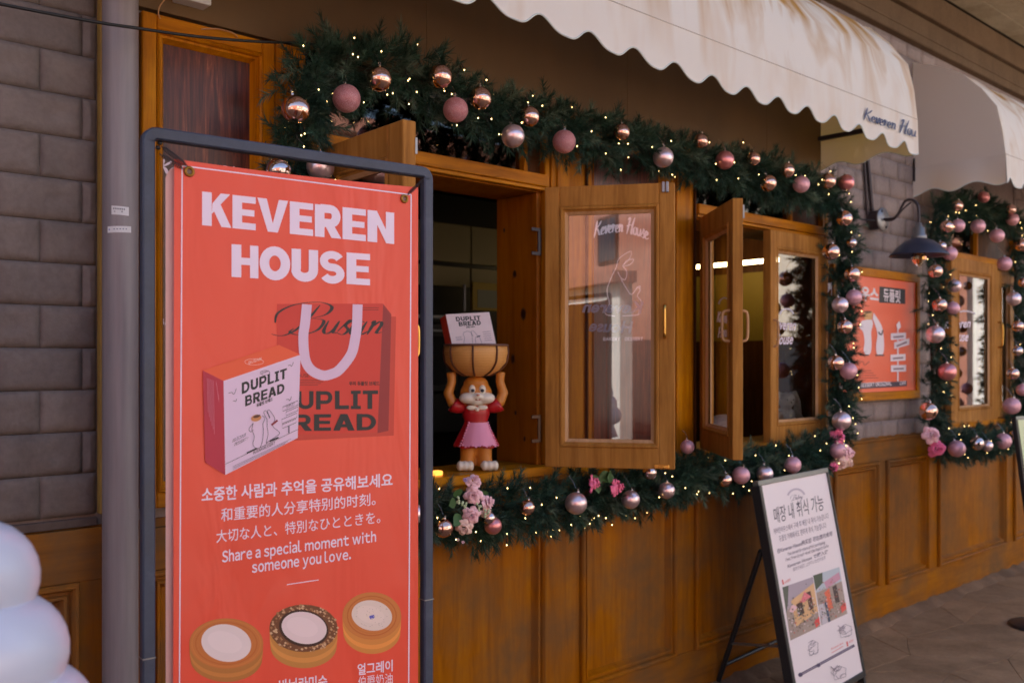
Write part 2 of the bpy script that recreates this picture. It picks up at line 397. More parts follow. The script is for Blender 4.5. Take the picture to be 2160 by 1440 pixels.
# heavy grotesque capitals: ribbons with butt ends; cap height 1
def arc(cx, cy, rx, ry, a0, a1, n=12):
    return [(cx+rx*math.cos(R(a0+(a1-a0)*i/n)), cy+ry*math.sin(R(a0+(a1-a0)*i/n))) for i in range(n+1)]
def block(ch, t=0.25):
    h = t/2
    if ch == 'K': return [('p', [(0, 0), (t, 0), (t, 1), (0, 1)]), ('p', [(t, .36), (t+.02, .68), (.56, 1), (.84, 1)]), ('p', [(.30, .56), (.52, .74), (.88, 0), (.58, 0)])], .86
    if ch == 'E': return [('p', [(0, 0), (t, 0), (t, 1), (0, 1)]), ('p', [(t, 0), (.7, 0), (.7, .2), (t, .2)]), ('p', [(t, .41), (.66, .41), (.66, .6), (t, .6)]), ('p', [(t, .8), (.7, .8), (.7, 1), (t, 1)])], .70
    if ch == 'V': return [('p', [(0, 1), (.31, 0), (.46, .26), (.28, 1)]), ('p', [(.31, 0), (.61, 0), (.92, 1), (.64, 1), (.46, .26)])], .92
    if ch == 'R': return [('p', [(0, 0), (t, 0), (t, 1), (0, 1)]), ('s', [(t*.6, .89)]+arc(.47, .67, .17, .22, 90, -90, 10)+[(t*.6, .45)], t*.9), ('p', [(.28, .42), (.56, .42), (.8, 0), (.5, 0)])], .78
    if ch == 'P': return [('p', [(0, 0), (t, 0), (t, 1), (0, 1)]), ('s', [(t*.6, .89)]+arc(.46, .64, .19, .25, 90, -90, 10)+[(t*.6, .39)], t*.9)], .77
    if ch == 'B': return [('p', [(0, 0), (t, 0), (t, 1), (0, 1)]), ('s', [(t*.6, .9)]+arc(.46, .71, .16, .19, 90, -90, 8)+[(t*.6, .52)], t*.8), ('s', [(t*.6, .5)]+arc(.48, .305, .19, .205, 90, -90, 8)+[(t*.6, .1)], t*.8)], .79
    if ch == 'D': return [('p', [(0, 0), (t, 0), (t, 1), (0, 1)]), ('s', [(t*.6, .89)]+arc(.38, .5, .31, .39, 90, -90, 14)+[(t*.6, .11)], t*.92)], .82
    if ch == 'N': return [('p', [(0, 0), (t, 0), (t, 1), (0, 1)]), ('p', [(.55, 0), (.8, 0), (.8, 1), (.55, 1)]), ('p', [(t-.01, 1), (t-.01, .58), (.56, 0), (.56, .42)])], .80
    if ch == 'H': return [('p', [(0, 0), (t, 0), (t, 1), (0, 1)]), ('p', [(.55, 0), (.8, 0), (.8, 1), (.55, 1)]), ('p', [(t, .39), (.55, .39), (.55, .61), (t, .61)])], .80
    if ch == 'O': return [('c', arc(.44, .5, .315, .385, 0, 345, 23), t*.98)], .88
    if ch == 'U': return [('s', [(h, 1), (h, .4)]+arc(.39, .36, .265, .235, 180, 360, 12)[1:-1]+[(.655, .4), (.655, 1)], t*.96)], .78
    if ch == 'S': return [('s', arc(.38, .69, .245, .2, 25, 250, 14)+arc(.38, .3, .25, .2, 72, -155, 14), t*.84)], .76
    if ch == 'L': return [('p', [(0, 0), (t, 0), (t, 1), (0, 1)]), ('p', [(t, 0), (.64, 0), (.64, .21), (t, .21)])], .64
    if ch == 'I': return [('p', [(.1, .18), (.1+t, .18), (.1+t, .82), (.1, .82)]), ('p', [(0, 0), (.45, 0), (.45, .18), (0, .18)]), ('p', [(0, .82), (.45, .82), (.45, 1), (0, 1)])], .45
    if ch == 'T': return [('p', [(.22, 0), (.22+t, 0), (.22+t, .8), (.22, .8)]), ('p', [(0, .8), (.7, .8), (.7, 1), (0, 1)])], .70
    if ch == 'A': return [('p', [(0, 0), (.27, 0), (.44, .62), (.3, 1)]), ('p', [(.3, 1), (.44, .62), (.61, 0), (.88, 0), (.58, 1)]), ('p', [(.25, .2), (.62, .2), (.57, .39), (.31, .39)])], .88
    return [], .35
def ribbon(pts, wid, closed=False):
    """quads along a polyline; wid: number or list"""
    n = len(pts); L = []
    for i in range(n):
        a = pts[i-1] if (i > 0 or closed) else pts[i]; b = pts[(i+1) % n] if (i < n-1 or closed) else pts[i]
        dx, dy = b[0]-a[0], b[1]-a[1]; l = math.hypot(dx, dy) or 1e-6
        ww = wid[i] if isinstance(wid, list) else wid
        L.append(((pts[i][0]-dy/l*ww/2, pts[i][1]+dx/l*ww/2), (pts[i][0]+dy/l*ww/2, pts[i][1]-dx/l*ww/2)))
    vs = [q for p in L for q in p]; m = n if closed else n-1
    return vs, [(2*i, 2*i+1, (2*i+3) % (2*n), (2*i+2) % (2*n)) for i in range(m)]
def smooth(pts, k=6):
    out = []; n = len(pts)
    for i in range(n-1):
        p0 = pts[max(i-1, 0)]; p1 = pts[i]; p2 = pts[i+1]; p3 = pts[min(i+2, n-1)]
        for j in range(k):
            t = j/k
            out.append(tuple(0.5*((2*p1[d])+(-p0[d]+p2[d])*t+(2*p0[d]-5*p1[d]+4*p2[d]-p3[d])*t*t+(-p0[d]+3*p1[d]-3*p2[d]+p3[d])*t**3) for d in range(len(p1))))
    out.append(tuple(pts[-1])); return out
SCRIPT = {
 'K': ([[(.16, .98), (.1, .55), (.0, -.06)], [(.52, .9), (.34, .66), (.1, .46)], [(.12, .48), (.28, .36), (.44, .04), (.58, .06)]], .56),
 'e': ([[(-.02, .16), (.14, .22), (.22, .36), (.14, .46), (.03, .32), (.04, .1), (.16, .0), (.34, .12)]], .30),
 'v': ([[(-.02, .36), (.06, .46), (.12, .02), (.24, .26), (.3, .5), (.36, .42)]], .33),
 'r': ([[(-.02, .36), (.07, .5), (.06, .0)], [(.06, .22), (.16, .44), (.28, .4)]], .28),
 'n': ([[(.0, .4), (.06, .46), (.04, .0)], [(.05, .22), (.18, .46), (.26, .36), (.24, .06), (.36, .1)]], .36),
 'H': ([[(.04, .8), (.22, .95), (.14, .45), (.04, -.08)], [(.6, 1.02), (.46, .5), (.4, .0), (.52, .04)], [(-.04, .4), (.2, .5), (.52, .52)]], .56),
 'o': ([[(.16, .46), (.03, .32), (.05, .06), (.18, .0), (.29, .18), (.24, .42), (.12, .46)]], .33),
 'u': ([[(.02, .46), (.02, .12), (.12, .0), (.24, .14), (.28, .46)], [(.28, .46), (.26, .06), (.38, .06)]], .38),
 's': ([[(-.02, .1), (.12, .48), (.16, .44), (.1, .3), (.22, .14), (.14, -.02), (-.02, .04)]], .26),
 'a': ([[(.26, .42), (.12, .46), (.02, .26), (.06, .02), (.18, .04), (.28, .3)], [(.3, .46), (.27, .1), (.33, .0), (.44, .12)]], .42),
 'B': ([[(.5, 1.0), (.4, .55), (.22, .1), (-.02, -.1), (-.3, -.05)], [(-.35, .35), (-.4, .7), (-.1, 1.0), (.45, 1.1), (.8, .95), (.76, .68), (.45, .52)], [(.45, .52), (.78, .46), (.74, .12), (.4, -.06), (.12, .02), (.16, .16)]], .88),
 'k': ([[(.12, .9), (.04, .0)], [(.3, .46), (.08, .22), (.28, .0)]], .34), 'y': ([[(.0, .46), (.04, .1), (.14, .02), (.26, .4)], [(.27, .46), (.2, -.1), (.06, -.36), (-.06, -.26)]], .34)}

class Print:
    """flat print laid in layers on a plane; drawn in the calibrated picture grid of that plane"""
    def __init__(s, O, N, step=0.00012, base=0.0006, flip=False):
        s.O = Vector(O); s.N = Vector(N).normalized(); s.mb = MB(); s.k = 0; s.step = step; s.base = base
    def at(s, x, y):
        return hitp(x, y, s.O, s.N) + s.N*(s.base+s.k*s.step)
    def poly(s, pts, col, new=True):
        if new: s.k += 1
        s.mb.add([s.at(*p) for p in pts], [tuple(range(len(pts)))], col=col); return s
    def faces(s, vs, fs, col, M, new=True):
        if new: s.k += 1
        s.mb.add([s.at(*M(*v)) for v in vs], fs, col=col); return s
    def line(s, pts, wd, col, closed=False, new=True):
        vs, fs = ribbon(pts, wd, closed); return s.faces(vs, fs, col, lambda a, b: (a, b), new)
    def ellipse(s, cx, cy, rx, ry, col, rot=0, n=28, a0=0, a1=360):
        c, d = math.cos(R(rot)), math.sin(R(rot)); pts = []
        for i in range(n):
            a = R(a0+(a1-a0)*i/n); x, y = rx*math.cos(a), ry*math.sin(a); pts.append((cx+x*c-y*d, cy+x*d+y*c))
        return s.poly(pts, col)
    @staticmethod
    def fit(vs, p0, p1, h, hv=None, shear=0.0, up=None):
        """map so that the text spans from p0 to p1 along the baseline, unit height = h picture units"""
        mn = min(v[0] for v in vs); mx = max(v[0] for v in vs); w_ = mx-mn
        h1 = hv if hv is not None else h
        def M(a, b):
            t = (a-mn)/w_; x = p0[0]+(p1[0]-p0[0])*t; y = p0[1]+(p1[1]-p0[1])*t; hh = h+(h1-h)*t
            return (x+shear*b*hh, y-b*hh)
        return M
    def text(s, txt, p0, p1, h, col, off=0.0, h1=None, shear=0.0, lat=False):
        vs, fs = latin(txt, off) if lat else glyphs(txt, off)
        return s.faces(vs, fs, col, s.fit(vs, p0, p1, h, h1, shear))
    def blocks(s, txt, p0, p1, h, col, h1=None, gap=0.07, t=0.25, shear=0.0):
        items = []; x = 0.0
        for ch in txt:
            pcs, adv = block(ch, t)
            for pc in pcs:
                if pc[0] == 'p': items.append(([(q[0]+x, q[1]) for q in pc[1]], [tuple(range(len(pc[1])))]))
                else:
                    vs, fs = ribbon([(q[0]+x, q[1]) for q in pc[1]], pc[2], pc[0] == 'c'); items.append((vs, fs))
            x += adv+gap
        allv = [(0, 0), (x-gap, 0)]; M = s.fit(allv, p0, p1, h, h1, shear)
        for vs, fs in items: s.faces(vs, fs, col, M)
        return s
    def script(s, txt, p0, p1, h, col, wd=0.09, arcs=0.0, slant=0.12, h1=None, thin=0.35):
        x = 0.0; st = []
        for ch in txt:
            if ch == ' ': x += 0.28; continue
            strokes, adv = SCRIPT[ch]
            for q in strokes: st.append([(a+x+slant*b, b) for a, b in q])
            x += adv
        tot = x; h1 = h1 or h
        def M(a, b):
            t = a/tot; bb = b*(h+(h1-h)*t) + arcs*4*t*(1-t)
            return (p0[0]+(p1[0]-p0[0])*t, p0[1]+(p1[1]-p0[1])*t-bb)
        for q in st:
            sm = smooth(q, 6); n = len(sm); wl = []
            for i in range(n):
                a = sm[max(i-1, 0)]; b = sm[min(i+1, n-1)]; dy = abs(b[1]-a[1]); l = math.hypot(b[0]-a[0], dy) or 1e-6
                e = min(1, 0.35+3.0*min(i, n-1-i)/n)
                wl.append(wd*(thin+(1-thin)*(dy/l)**1.5)*e)
            vs, fs = ribbon(sm, wl); s.faces(vs, fs, col, M)
        return s
    def build(s, name, parent, **kw): return s.mb.build(name, PRINT, parent, use_col=True, **kw)

INK = rgb(40, 38, 42); WH = rgb(240, 222, 236)

# ================================================================== SETTING
# ground sheet and paving
gr = MB(); gr.add([(-60, -60, 0), (80, -60, 0), (80, 60, 0), (-60, 60, 0)], [(0, 1, 2, 3)])
gr.build('ground', GROUND, kind='structure')
pv = bpy.data.objects.new('pavement', None); COL.objects.link(pv); pv['kind'] = 'structure'; pv['_m'] = [v for r in Matrix.Identity(4) for v in r]
rnd = random.Random(3)
nx, ny = 17, 7
gp = {}
for i in range(nx+1):
    for j in range(ny+1):
        gp[i, j] = (3.4+i*0.52+(.26 if j % 2 else 0)+rnd.uniform(-.15, .15), -2.9+j*0.42+rnd.uniform(-.11, .11))
for i in range(nx):
    for j in range(ny):
        q = [gp[i, j], gp[i+1, j], gp[i+1, j+1], gp[i, j+1]]
        mids = []
        for k in range(4):
            mx_, my_ = (q[k][0]+q[(k+1) % 4][0])/2, (q[k][1]+q[(k+1) % 4][1])/2
            mids.append((mx_+.09*noise.noise(Vector((mx_*3, my_*3, 7))), my_+.09*noise.noise(Vector((mx_*3, my_*3, 17)))))
        q8 = [x for k in range(4) for x in (q[k], mids[k])]
        cx = sum(p[0] for p in q)/4; cy = sum(p[1] for p in q)/4
        if cy > -0.1: continue
        h = 0.007+rnd.uniform(0, .0015); vs = []
        for ins, z in ((0.0015, 0.001), (0.0015, h-.002), (0.006, h)):
            for k, p in enumerate(q8):
                dx, dy = cx-p[0], cy-p[1]; l = math.hypot(dx, dy); vs.append((p[0]+dx/l*ins, p[1]+dy/l*ins, z+noise.noise(Vector((p[0]*2, p[1]*2, 3)))*.003*(z > .002)))
        fs = [tuple(range(16, 24))]+[(a, (a+1) % 8, 8+(a+1) % 8, 8+a) for a in range(8)]+[(8+a, 8+(a+1) % 8, 16+(a+1) % 8, 16+a) for a in range(8)]
        MB().add(vs, fs).build('paving_stone', PAVE, pv)

# masonry shell of the shop
shell = thing('shop_wall', (0, 0, 0), 'grey shop wall of rock faced bricks behind the downpipe and round the framed poster', 'wall')
mb = MB()
OPN = [(1.77, 2.90, 2.80), (4.06, 5.28, 2.80), (7.05, 8.36, 2.80)]
xs = [-9.0, 1.77, 2.90, 4.06, 5.28, 7.05, 8.36, 14.0]
for a, b in ((-9.0, 1.735), (2.935, 4.025), (5.315, 7.015), (8.395, 14.0)): mb.box(WALL, a, b, 0, 4.33, -0.25, -0.008)
for a, b, t in OPN:
    mb.box(WALL, a-.034, b+.034, 0, 1.235, -0.25, -0.008); mb.box(WALL, a-.034, b+.034, 2.845, 4.33, -0.25, -0.008)
mb.build('mortar_backing', MORT2, shell)
# bricks
def brick_mesh(w_, h_, amp, seed, nu=9, nv=5, dep=0.010, gap=.004):
    vs = []; fs = []
    for j in range(nv):
        for i in range(nu):
            u = i/(nu-1); v = j/(nv-1); e = min(u*w_/h_, (1-u)*w_/h_, v, 1-v); us = u*w_/.24
            edge = min(1, e*6)
            n = (1-2*abs(noise.noise(Vector((us*3.4+seed*7, v*2.3+seed*3, seed)))))*0.9+noise.noise(Vector((us*7+seed*5, v*5, seed+9)))*0.5
            if i in (0, nu-1) or j in (0, nv-1): d = dep*0.6
            else: d = dep*0.8+amp*(n*0.5+0.5)*edge
            vs.append(((u-.5)*(w_-gap), -d, (v-.5)*(h_-gap)))
    for j in range(nv-1):
        for i in range(nu-1): a = j*nu+i; fs.append((a, a+1, a+nu+1, a+nu))
    b = len(vs)
    for j, i in [(0, i) for i in range(nu)]+[(j, nu-1) for j in range(1, nv)]+[(nv-1, i) for i in range(nu-2, -1, -1)]+[(j, 0) for j in range(nv-2, 0, -1)]:
        p = vs[j*nu+i]; vs.append((p[0], 0.006, p[2]))
    ring = [i for i in range(nu)]+[j*nu+nu-1 for j in range(1, nv)]+[(nv-1)*nu+i for i in range(nu-2, -1, -1)]+[j*nu for j in range(nv-2, 0, -1)]
    m = len(ring)
    for k in range(m): fs.append((b+k, b+(k+1) % m, ring[(k+1) % m], ring[k]))
    M_ = MB(); M_.add(vs, fs, smooth=True); return M_
def brick_field(x0, x1, z0, z1, ph, bl, bh, mt, amp, nvar=5, holes=(), nu=9, nv=5, dg=(.010, .004)):
    cache = {}; cnt = 0; rows = int(math.ceil((z1-z0)/bh))
    for r in range(rows):
        za = z0+r*bh; zb = min(za+bh, z1); off = ph+(bl/2 if r % 2 else 0)
        k = math.floor((x0-off)/bl)
        while off+k*bl < x1:
            a = max(off+k*bl, x0); b = min(off+(k+1)*bl, x1); k += 1
            if b-a < 0.02 or zb-za < 0.02: continue
            if any(b > h[0] and a < h[1] and zb > h[2] and za < h[3] for h in holes): continue
            key = (round(b-a, 3), round(zb-za, 3), rnd.randrange(nvar))
            if key not in cache: cache[key] = brick_mesh(b-a, zb-za, amp, key[2]*1.7+1.3, nu, nv, *dg).mesh('brick', [mt])
            o = bpy.data.objects.new('brick', cache[key]); COL.objects.link(o); o.parent = shell
            o.location = ((a+b)/2, -0.002, (za+zb)/2); cnt += 1
    return cnt
brick_field(-1.2, 1.03, 1.27, 3.9, 0.87, 0.24, 0.1262, BRICK, 0.013, nu=15, nv=9, dg=(.004, .0011))
brick_field(5.31, 6.96, 1.21, 3.95, 5.42, 0.24, 0.1262, BRICK2, 0.003, nu=5, nv=4, dg=(.0015, .0006))
brick_field(8.5, 9.6, 1.21, 3.2, 5.42, 0.24, 0.1262, BRICK2, 0.003, nu=5, nv=4, dg=(.0015, .0006))
part(shell, 'wall_ledge', MORT, (-1.2, 1.03, 1.236, 1.262, 0.0, 0.02))

# wainscot
wn = thing('wainscot', (0, 0, 0), 'worn golden brown panelled wood wainscot along the foot of the shop front', 'wood panelling')
part(wn, 'back_board', WAINS, (-3, 11.5, 0.03, 1.235, -0.007, 0.004), bev=0)
PAN = [(-.6, .02), (.1, .97), (1.17, 1.76), (1.98, 2.93), (3.16, 3.86), (4.02, 5.26), (5.44, 6.02), (6.14, 6.77), (6.94, 8.22), (8.40, 9.5), (9.7, 10.9)]
ZB, ZT = 0.245, 1.075
xe = -3.0
for a, b in PAN:
    part(wn, 'stile', WAINS, (xe, a, ZB, ZT, 0.005, 0.028), bev=0.002); xe = b
part(wn, 'stile', WAINS, (xe, 11.5, ZB, ZT, 0.005, 0.028), bev=0.002)
part(wn, 'bottom_rail', WAINH, (-3, 11.5, 0.03, ZB, 0.005, 0.03), bev=0.002)
part(wn, 'top_rail', WAINH, (-3, 1.05, ZT, 1.232, 0.005, 0.03), bev=0.002)
part(wn, 'top_rail', WAINH, (1.05, 11.5, ZT, 1.208, 0.005, 0.03), bev=0.002)
part(wn, 'cap_moulding', WAINH, (5.30, 6.99, 1.210, 1.226, 0.0, 0.045), bev=0.004)
def ring_mould(mb, a0, a1, b0, b1, prof, F=WALL):
    """mitred moulding; prof: list of (inset, height)"""
    n = len(prof); vs = []
    for (i, c) in prof:
        for (a, b) in ((a0+i, b0+i), (a1-i, b0+i), (a1-i, b1-i), (a0+i, b1-i)): vs.append(F(a, b, c))
    fs = []
    for k in range(n-1):
        for j in range(4): fs.append((k*4+j, k*4+(j+1) % 4, (k+1)*4+(j+1) % 4, (k+1)*4+j))
    mb.add(vs, fs)
for a, b in PAN:
    m_ = MB(); ring_mould(m_, a, b, ZB, ZT, [(0, .028), (.0, .044), (.006, .052), (.014, .052), (.02, .044), (.024, .030), (.032, .030), (.036, .040), (.044, .040), (.052, .022), (.062, .006)])
    m_.build('panel_moulding', WAINS, wn)
    part(wn, 'panel', WAINS, (a+.055, b-.055, ZB+.055, ZT-.055, 0.0045, 0.009), bev=0.001)
# rough footing stones
fx = -1.0
while fx < 11:
    l = rnd.uniform(.10, .50); m_ = MB(); vs = []; n = 9
    for j in range(3):
        for i in range(n):
            u = i/(n-1); xx_ = fx+u*l; d = [0.035, 0.07, 0.12][j]+noise.noise(Vector((xx_*5, j, 1)))*0.05+(.02*math.sin(u*3.14) if j else 0); z = [0.04, 0.028, 0.0][j]+(noise.noise(Vector((xx_*9, j*2, 5)))*0.022 if j < 2 else 0)
            vs.append((fx+u*l*0.99, -d, z))
    vs += [(fx+i/(n-1)*l*.97, 0.0, 0.05) for i in range(n)]
    fs = [(i, i+1, n+i+1, n+i) for i in range(n-1)]+[(n+i, n+i+1, 2*n+i+1, 2*n+i) for i in range(n-1)]+[(3*n+i, 3*n+i+1, i+1, i) for i in range(n-1)]
    m_.add(vs, [f[::-1] for f in fs], smooth=True).build('footing_stone', ROCK, wn); fx += l

# brown fascia board above the windows
fa = thing('fascia_board', (3.2, 0, 2.84), 'large plain brown painted board above the first garlanded windows', 'fascia')
for a, b in ((1.075, 2.28), (2.2805, 3.49), (3.4905, 4.70), (4.7005, 5.294)):
    part(fa, 'board_sheet', FASC, (a, b, 2.845, 3.96, -0.007, 0.03), bev=0.0015)

# beam and plank soffit
bm_ = thing('roof_overhang', (5, 0, 3.96), 'brown stepped beam under a soffit of weathered grey planks', 'roof overhang')
part(bm_, 'beam', BEAM, (-9, 14, 3.965, 4.155, -0.2, 0.05), bev=0.006)
part(bm_, 'beam', BEAM, (-9, 14, 4.158, 4.34, -0.2, 0.085), bev=0.006)
part(bm_, 'bead', BEAM, (-9, 14, 4.02, 4.032, 0.05, 0.056), bev=0.002)
part(bm_, 'soffit_board', MORT, (-9, 14, 4.375, 4.40, -0.2, 1.15), bev=0)
yy = 0.09
row = 0
while yy < 1.1:
    x0 = -4.0+(row % 3)*0.8
    while x0 < 12.5:
        part(bm_, 'plank', PLANK, (x0, x0+2.395, 4.348+rnd.uniform(-.003, .003), 4.372, yy, yy+.168), bev=0.003); x0 += 2.4
    yy += .172; row += 1
up = thing('upper_storey_shade', (2, 2, 4.41), 'plain unseen upper storey block above the overhang, added to shade the shop front', 'building')
part(up, 'wall', CREAM, (-9, 14, 4.41, 6.1, -5.0, 1.15), bev=0)  # unseen mass put in to shade the street side, height set by sun reach

# ================================================================== DOWNPIPE, TRIM, CABLES
tr = part(None, 'trim_strip', wood('olive_trim', rgb(150, 120, 60), rgb(168, 138, 74), rgb(180, 150, 90), 0.5), (X(204), X(217), 1.27, 3.9, 0.0, 0.035))
setp(tr, 'thin mustard wood strip between the grey bricks and the downpipe', 'trim')
pc = P(254, 700, -0.085); pr = 0.0515
dp = thing('downpipe', (pc.x, pc.y, 0), 'thick grey painted downpipe with two paper labels', 'downpipe')
MB().tube([(pc.x, pc.y, 0.0), (pc.x, pc.y, 4.33)], pr, 32).build('pipe', PIPE, dp)
def pipe_label(zc, hh, a0, a1, tilt, letters):
    m_ = MB(); vs = []; n = 8
    for j in (0, 1):
        for i in range(n+1):
            a = R(a0+(a1-a0)*i/n); r_ = pr+.0012
            vs.append((pc.x+r_*math.sin(a), pc.y-r_*math.cos(a), zc+(j-.5)*hh+tilt*(i/n-.5)))
    m_.add(vs, [(i, i+1, n+2+i, n+1+i) for i in range(n)]); m_.build('paper_label', LABELP, dp)
    m2 = MB()
    for (u, w_, dz, col) in letters:
        a = R(a0+(a1-a0)*u); a_ = R(a0+(a1-a0)*(u+w_)); r_ = pr+.002
        z = zc+dz*hh+tilt*(u-.5)
        m2.add([(pc.x+r_*math.sin(t), pc.y-r_*math.cos(t), z+s_*hh*.09) for t, s_ in ((a, -1), (a_, -1), (a_, 1), (a, 1))], [(0, 1, 2, 3)], col=col)
    m2.build('label_print', PRINT, dp, use_col=True)
pipe_label(Z(245, 447, -.1), .026, -48, 6, -.002, [(.1+.1*i, .06, .18, rgb(120, 120, 130)) for i in range(7)]+[(.15, .5, -.15, rgb(170, 170, 176))])
pipe_label(Z(245, 486, -.1), .019, -62, 14, .003, [(.28+.12*i, .04, .05, rgb(70, 80, 130)) for i in range(5)]+[(.06, .06, 0, rgb(90, 110, 190))])
cab = [P(-60, -2, -.24), P(0, 9, -.24), P(120, 32, -.24), P(215, 49, -.24), P(290, 60, -.24), P(420, 78, -.20), P(540, 88, -.16), P(640, 92, -.1), P(720, 100, -.06)]
cab = [Vector(p) for p in smooth([tuple(c) for c in cab], 5)]
MB().tube(cab, 0.0048, 8).build('cable', RUBBER, label='black cable sagging across the downpipe towards the garland', cat='cable')
cc = [P(347, 0, -.05), P(337, 14, -.05), P(334, 28, -.05), P(338, 40, -.05)]
MB().tube([Vector(p) for p in smooth([tuple(c) for c in cc], 5)], .0022, 6).build('cream_cord', BEAD, label='short cream cord hanging off the box above the tall panel', cat='cord')
cc = [P(425, 62, -.05), P(455, 61, -.06), P(480, 66, -.07), P(495, 72, -.06), P(501, 80, -.05)]
MB().tube([Vector(p) for p in smooth([tuple(c) for c in cc], 5)], .0022, 6).build('cream_cord', BEAD, label='cream cord bowed over the top edge of the tall panel frame', cat='cord')
jb = thing('junction_box', P(395, -8, -.06), 'small white box fixed high on the brown board above the tall panel', 'box')
p0 = P(365, 4, -.04); p1 = P(432, 8, -.04)
part(jb, 'case', LABELP, (p0.x, p1.x, p0.z+.0, p0.z+.08, .031, .09)); part(jb, 'bracket', IRON, (p0.x-.04, p0.x-.005, p0.z+.012, p0.z+.05, .031, .06))

# ================================================================== TALL RED-BROWN PANELS
def board_panel(a0, a1, b0, b1, fw, label, draw, c0=0.0):
    t = thing('display_board', ((a0+a1)/2, 0, b0), label, 'display board')
    for nm, bx in (('frame_stile', (a0, a0+fw, b0, b1)), ('frame_stile', (a1-fw, a1, b0, b1))):
        part(t, nm, GOLD, bx+(c0, c0+.045), bev=.004)
    for bx in ((a0+fw, a1-fw, b0, b0+fw), (a0+fw, a1-fw, b1-fw, b1)): part(t, 'frame_rail', GOLDH, bx+(c0, c0+.0445), bev=.004)
    m_ = MB(); ring_mould(m_, a0+fw, a1-fw, b0+fw, b1-fw, [(0, c0+.044), (.004, c0+.05), (.01, c0+.044), (.012, c0+.034), (.02, c0+.034), (.026, c0+.024), (.032, c0+.014)])
    m_.build('inner_moulding', GOLD, t)
    part(t, 'board', MAHOG, (a0+fw, a1-fw, b0+fw, b1-fw, c0-.004, c0+.013), bev=0)
    draw(lambda: Print((0, -(c0+.013), 0), (0, -1, 0)), t)
    return t
def draw_left(P_, t):
    P_().script('Keveren House', (333, 366), (545, 392), 32, WH, wd=.17, arcs=2).build('shop_name_lettering', t)
    P_().text('BAKERY', (337, 686), (400, 680), 20, WH, lat=True).build('small_lettering', t); P_().text('DESSERT', (430, 678), (500, 672), 20, WH, lat=True).build('small_lettering', t)
board_panel(1.155, 1.614, 1.272, 2.83, .048, 'tall dark red wood board in a golden frame, left of the windows behind the banner', draw_left)
def rabbit_line(p, pts, wd=1.6, col=WH, k=5): p.line(smooth(pts, k), wd, col)
def draw_mid(P_, t):
    P_().script('Keveren House', (1253, 500), (1366, 506), 32, WH, wd=.16, arcs=13, h1=36).build('shop_name_lettering', t)
    p = P_()
    # outline of a hare looking over its shoulder with a small one at its feet
    rabbit_line(p, [(1300, 563), (1306, 545), (1330, 530), (1329, 543), (1318, 556), (1313, 560)])
    rabbit_line(p, [(1313, 561), (1322, 550), (1336, 547), (1330, 557), (1314, 562)])
    rabbit_line(p, [(1313, 561), (1321, 571), (1321, 583), (1317, 590), (1309, 585), (1303, 573)])
    rabbit_line(p, [(1300, 563), (1290, 583), (1281, 607), (1281, 622), (1285, 640), (1276, 661), (1297, 667)])
    rabbit_line(p, [(1309, 588), (1322, 610), (1331, 621), (1340, 612), (1346, 606), (1350, 612), (1344, 624), (1352, 636), (1348, 656), (1344, 664), (1312, 666)])
    rabbit_line(p, [(1340, 612), (1343, 606), (1350, 603), (1348, 610)], 1.4)
    p.build('hare_drawing', t)
    P_().text('BAKERY', (1272, 718), (1308, 718), 9, WH, off=.03, lat=True).build('small_lettering', t); P_().text('DESSERT', (1318, 718), (1356, 718), 9, WH, off=.03, lat=True).build('small_lettering', t)
board_panel(3.197, 3.81, 1.272, 2.80, .030, 'dark red wood board behind the glass shutter, lettered in white with a hare outline', draw_mid)

# ================================================================== WINDOWS
def window_surround(name, label, a0, a1, munt, left_w, right_w):
    t = thing(name, ((a0+a1)/2, 0, 1.28), label, 'window')
    part(t, 'jamb', KNOT, (a0-.03, a0, 1.282, 2.476, -.25, .012), bev=.002)
    part(t, 'jamb', KNOT, (a1, a1+.03, 1.282, 2.476, -.25, .012), bev=.002)
    part(t, 'frame_post', GOLD, (a0-left_w, a0-.031, 1.282, 2.84, -.007, .035)); part(t, 'frame_post', GOLD, (a1+.031, a1+right_w, 1.282, 2.84, -.007, .035))
    part(t, 'soffit_board', KNOT, (a0-.03, a1+.03, 2.477, 2.497, -.25, .010), bev=.001)
    part(t, 'lintel_rail', GOLDH, (a0-.03, a1+.03, 2.498, 2.550, -.02, .055))
    part(t, 'drip_bead', GOLDH, (a0-.028, a1+.028, 2.482, 2.4965, .012, .045), bev=.002)
    part(t, 'transom_pane', DGLASS, (a0-.03, munt-.012, 2.551, 2.84, -.02, -.015), bev=0)
    part(t, 'transom_back', DARKW, (a0-.03, a1+.03, 2.551, 2.84, -.13, -.12), bev=0)
    part(t, 'muntin', GOLD, (munt-.012, munt+.012, 2.551, 2.84, -.02, .012), bev=.002)
    part(t, 'transom_panel', DARKW, (munt+.0125, a1+.03, 2.551, 2.84, -.02, .004), bev=.001)
    part(t, 'sill', GOLDH, (a0-.03, a1+.03, 1.238, 1.281, -.25, .085), bev=.006)
    return t
